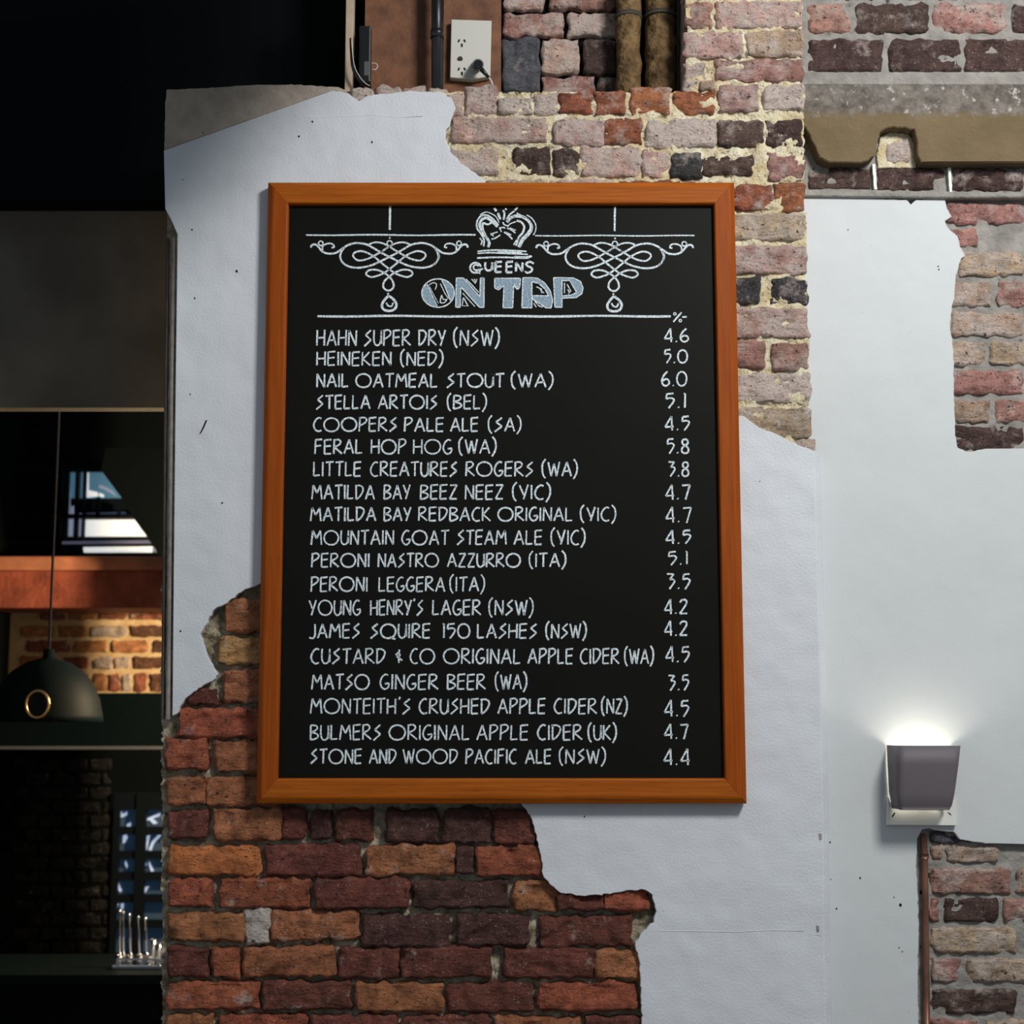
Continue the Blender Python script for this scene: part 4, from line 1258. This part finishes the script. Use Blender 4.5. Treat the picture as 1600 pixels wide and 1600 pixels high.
# upper window: frame, panes and the lit panels seen in it
glass, nt, N, L, B = mat_new('window glass')
B.inputs['Base Color'].default_value = (0.85, 0.92, 1, 1)
B.inputs['Roughness'].default_value = 0.02
B.inputs['Transmission Weight'].default_value = 1.0
B.inputs['IOR'].default_value = 1.1
lit = simple('overcast lit pane', (0.8, 0.8, 0.78), 0.5, emit=(0.80, 0.84, 0.84), estr=0.78)
sky_blue = simple('blue lit pane', (0.05, 0.13, 0.2), 0.4, emit=(0.10, 0.24, 0.36), estr=0.42)
lilac = simple('pale lilac lit strip', (0.2, 0.22, 0.3), 0.5, emit=(0.30, 0.36, 0.50), estr=0.5)
M['frame_dark'] = simple('dark window frame', (0.003, 0.006, 0.008), 0.7, spec=0.1)
win = pbox('window_1', -120, 846, 300, 852, YW - 0.06, 0.05, M['frame_dark'], kind='structure')
for x0, y0, x1, y1 in ((97, 735, 104, 868), (116, 735, 121, 846), (128, 735, 131, 846), (-120, 803, 300, 809), (150, 776, 153, 809), (183, 790, 185, 809), (-120, 729, 300, 736), (-120, 865, 300, 870)):
    pbox('window_bar', x0, y0, x1, y1, YW - 0.05, 0.04, M['frame_dark'], win)
slab('lit_pane', [(131, 812), (131, 838), (229, 838), (218, 824), (214, 812)], YW + 0.0, 0.01, lit, win)
slab('lit_pane', [(130, 855), (131, 863), (246, 863), (243, 854)], YW + 0.0, 0.01, lit, win)
slab('blue_pane', [(103, 736), (103, 778), (190, 778), (176, 760), (162, 736)], YW + 0.02, 0.01, sky_blue, win)
slab('dark_pane', [(100, 778), (100, 812), (225, 812), (200, 778)], YW + 0.03, 0.01, M['frame_dark'], win)
slab('dark_pane', [(97, 838), (97, 866), (250, 866), (246, 838)], YW + 0.03, 0.01, M['frame_dark'], win)
slab('pale_strip', [(132, 736), (138, 736), (138, 766), (152, 769), (153, 775), (140, 777), (130, 777), (132, 764)], YW + 0.012, 0.006, lit, win)
slab('pale_strip', [(155, 757), (166, 761), (177, 768), (182, 776), (176, 772), (163, 765), (154, 762)], YW + 0.012, 0.006, lilac, win)
slab('pale_strip', [(155, 770), (162, 773), (161, 777), (155, 775)], YW + 0.012, 0.006, lit, win)
slab('pale_strip', [(105, 737), (109, 737), (110, 838), (105, 838)], YW + 0.012, 0.006, lilac, win)
slab('pale_strip', [(111, 792), (115, 790), (115, 838), (111, 838)], YW + 0.012, 0.006, lilac, win)
slab('pale_strip', [(122, 802), (127, 802), (127, 838), (122, 838)], YW + 0.012, 0.006, lilac, win)
slab('pale_strip', [(97, 846), (232, 844), (236, 849), (97, 850)], YW - 0.07, 0.006, simple('dull lilac sill', (0.12, 0.12, 0.17), 0.5, emit=(0.12, 0.13, 0.2), estr=0.4), win)
slab('pale_strip', [(135, 802), (196, 800), (198, 806), (135, 807)], YW + 0.012, 0.006, simple('dull blue strip', (0.08, 0.09, 0.15), 0.5, emit=(0.06, 0.07, 0.13), estr=0.6), win)

# stair stringer that crosses the view
o = empty('stair_stringer', (P(300, 900, 2.4).x, 2.4, 0))
box('newel_post', (P(300, 800, 2.4).x, 2.33, 0.0), (P(338, 800, 2.4).x, 2.47, P(300, 700, 2.4).z), M['black'], o, bevel=0.004)
slab('stringer', [(158, 735), (165, 700), (304, 700), (304, 900), (252, 872), (228, 836), (206, 806), (190, 778)], 2.35, 0.12, M['black'], o)
tag(o, 'black sloping stair side that cuts across the back window', 'staircase')

# dark gantry below the brick band
o = empty('bar_gantry', P(170, 1172, 2.2))
pbox('panel', -140, 1083, 268, 1166, 2.2, 0.35, M['teal'], o)
pbox('steel_edge', -140, 1166, 268, 1171, 2.17, 0.38, M['steel_edge'], o)
tag(o, 'black green bar gantry with a thin steel edge under the brick band', 'shelf')

# domed lamp shade that peers in at the far left
YL = 1.5
c = P(72, 1128, YL)
s = (YL - CAM.y) / F
o = empty('pendant_lamp', c)
prof_ = [(86, 0), (85, 10), (80, 34), (70, 58), (54, 78), (32, 92), (10, 99), (8, 112), (0.5, 113)]
v, f = lathe_vf([(r * s, h * s) for r, h in prof_], c, 40)
sh = mk('lamp_shade', v, f, M['teal'], o, smooth=True)
sh.modifiers.new('thick', 'SOLIDIFY').thickness = 0.003
v, f = tube_vf([c + Vector((0, 0, 113 * s)), c + Vector((0, 0, 1.9))], 0.005, 8)
mk('flex', v, f, M['black_plastic'], o, smooth=True)
ring = [c + Vector(((12 + 17 * math.cos(t)) * s, -87 * s, (26 + 20 * math.sin(t)) * s)) for t in [2 * math.pi * k / 24 for k in range(25)]]
v, f = tube_vf(ring, 0.0055, 8, caps=False)
mk('brass_ring', v, f, M['brass'], o, smooth=True)
tag(o, 'black domed pendant lamp with a brass ring at the left edge', 'lamp')

# lower window with its bars, the blurred blue yard beyond
win2 = pbox('window_2', 209, 1240, 224, 1500, YW - 0.03, 0.04, M['frame_dark'], kind='structure')
for y0, y1 in ((1238, 1265), (1292, 1304), (1330, 1342), (1363, 1376), (1398, 1410), (1438, 1450), (1490, 1502)):
    pbox('window_bar', 174, y0, 264, y1, YW - 0.02, 0.035, M['frame_dark'], win2)
pbox('window_bar', 174, 1240, 182, 1500, YW - 0.025, 0.04, M['frame_dark'], win2)
yard = simple('blue yard', (0.03, 0.06, 0.10), 0.6, emit=(0.008, 0.022, 0.045), estr=0.5)
pbox('blue_pane', 176, 1255, 262, 1500, YW + 0.03, 0.01, yard, win2)
bits = [[(183, 1272), (188, 1267), (192, 1272), (198, 1268), (198, 1274), (190, 1277), (183, 1276)], [(198, 1288), (204, 1285), (204, 1291), (198, 1292)],
        [(225, 1281), (250, 1270), (250, 1275), (238, 1279), (246, 1286), (240, 1288), (233, 1281), (226, 1285)],
        [(182, 1306), (185, 1305), (184, 1318), (181, 1320)], [(192, 1306), (197, 1304), (199, 1309), (195, 1316), (192, 1318)],
        [(227, 1307), (234, 1305), (229, 1328), (225, 1328)], [(247, 1305), (252, 1305), (240, 1318), (236, 1329), (232, 1328), (238, 1314)],
        [(196, 1345), (199, 1352), (198, 1357), (195, 1350)], [(226, 1343), (229, 1352), (227, 1353), (224, 1346)], [(233, 1346), (240, 1361), (236, 1362), (232, 1350)],
        [(182, 1377), (185, 1380), (190, 1392), (187, 1394), (183, 1385)], [(225, 1386), (233, 1385), (230, 1389), (226, 1396), (225, 1390)],
        [(178, 1420), (181, 1412), (185, 1412), (182, 1424)], [(189, 1412), (193, 1412), (192, 1420), (189, 1421)]]
for b in bits:
    slab('pale_strip', b, YW + 0.02, 0.006, simple('pale blue lit strip', (0.3, 0.36, 0.5), 0.5, emit=(0.45, 0.55, 0.72), estr=0.8) if b is bits[0] else bpy.data.materials['pale blue lit strip'], win2)

# bar counter with a rack of steel spoons and cups
YK = 1.75
o = empty('bar_counter', P(170, 1660, YK))
zt = P(200, 1512, YK).z
xl, xr = P(-140, 1512, YK).x, P(300, 1512, YK).x
box('counter_top', (xl, YK - 0.16, zt - 0.035), (xr, YK + 0.35, zt), M['teal'], o, bevel=0.004)
box('counter_front', (xl, YK - 0.10, 0.0), (xr, YK + 0.30, zt - 0.035), M['black'], o)
tag(o, 'black bar counter at the foot of the left opening', 'counter')
tr = empty('steel_tray', Vector((P(215, 1505, YK).x, YK, zt)))
ta, tb = P(180, 1500, YK), P(258, 1500, YK)
box('tray', (ta.x, YK - 0.05, zt), (tb.x, YK + 0.07, zt + 0.016), M['steel'], tr, bevel=0.003)
box('tray_rail', (ta.x + 0.02, YK - 0.062, zt + 0.036), (tb.x - 0.01, YK - 0.056, zt + 0.042), M['steel'], tr)
for xx in (ta.x + 0.022, tb.x - 0.012):
    box('rail_stay', (xx - 0.003, YK - 0.062, zt + 0.010), (xx + 0.003, YK - 0.05, zt + 0.037), M['steel'], tr)
tag(tr, 'polished steel tray holding spoons and cups on the bar counter', 'tray')
def spoon(x, ytop, lean, lab):
    base = Vector((P(x, 1480, YK).x, YK + 0.01, zt + 0.018))
    top = P(x + lean, ytop, YK + 0.01)
    e = empty('bar_spoon', base)
    v, f = tube_vf([base, base.lerp(top, .5), top], 0.0048, 8)
    mk('shaft', v, f, M['steel'], e, smooth=True)
    v, f = lathe_vf([(0.0001, -0.009), (0.006, -0.006), (0.0085, 0), (0.006, 0.006), (0.0001, 0.009)], top, 12)
    mk('ball_end', v, f, M['steel'], e, smooth=True)
    v, f = lathe_vf([(0.0001, 0), (0.008, 0.004), (0.011, 0.018), (0.006, 0.032), (0.0001, 0.036)], base, 12)
    mk('bowl', v, f, M['steel'], e, smooth=True)
    tag(e, lab, 'spoon', 'bar spoons in the steel tray')
for x, yt, le, lab in ((187, 1424, 0, 'leftmost steel bar spoon standing in the tray'), (193, 1426, -1, 'second bar spoon from the left in the tray'),
                       (204, 1430, -2, 'third bar spoon from the left in the tray'), (218, 1434, -2, 'fourth bar spoon from the left in the tray'),
                       (229, 1436, -2, 'fifth and last bar spoon, next to the tall steel cup')):
    spoon(x, yt, le, lab)
def cup(x, dy, h, r, lab):
    b = Vector((P(x, 1490, YK).x, YK + dy, zt + 0.0165))
    e = empty('steel_cup', b)
    v, f = lathe_vf([(0.0001, 0), (r * .72, 0), (r * .78, 0.004), (r, h), (r * .93, h), (r * .72, 0.006), (0.0001, 0.005)], b, 18)
    mk('cup_body', v, f, M['steel'], e, smooth=True)
    v, f = lathe_vf([(r, h), (r + .0018, h + .001), (r, h + .0025), (r * .95, h + .001)], b, 18)
    mk('rim', v, f, M['steel'], e, smooth=True)
    tag(e, lab, 'cup', 'steel cups on the bar tray')
for x, dy, h, r, lab in ((240, -0.01, 0.085, 0.012, 'tall steel cup between spoons and pier'), (249, -0.01, 0.07, 0.011, 'rightmost steel cup, partly hidden behind the brick pier edge'),
                         (190, -0.03, 0.032, 0.013, 'short steel cup at the left of the tray front'), (206, -0.03, 0.03, 0.013, 'short steel cup, second from the left of the tray front'),
                         (222, -0.03, 0.033, 0.013, 'short steel cup, third from the left of the tray front'), (236, -0.034, 0.03, 0.012, 'short steel cup at the right of the tray front')):
    cup(x, dy, h, r, lab)

# slab added out of view above the left, shaped to shade the pier head
v = []
for y in (-0.80, -0.70):
    v += [(-2.4, y, 3.30), (-0.20, y, 3.30), (0.06, y, 3.68), (0.06, y, 4.2), (-2.4, y, 4.2)]
mk('shading_slab', v, [(0, 1, 2, 3, 4), (9, 8, 7, 6, 5), (0, 5, 6, 1), (1, 6, 7, 2), (2, 7, 8, 3), (3, 8, 9, 4), (4, 9, 5, 0)], M['beam'], kind='structure')
# room shell that is not in view but carries and shades what is
box('floor', (-4.5, -5.0, -0.10), (3.5, 3.6, 0.0), simple('dark timber floor', (0.06, 0.035, 0.02), 0.5, var=0.3, scale=4), kind='structure')
box('wall_left', (P(-135, 800, 1.8).x - 0.1, 0.55, 0.0), (P(-135, 800, 1.8).x, 3.0, 4.2), M['black'], kind='structure')
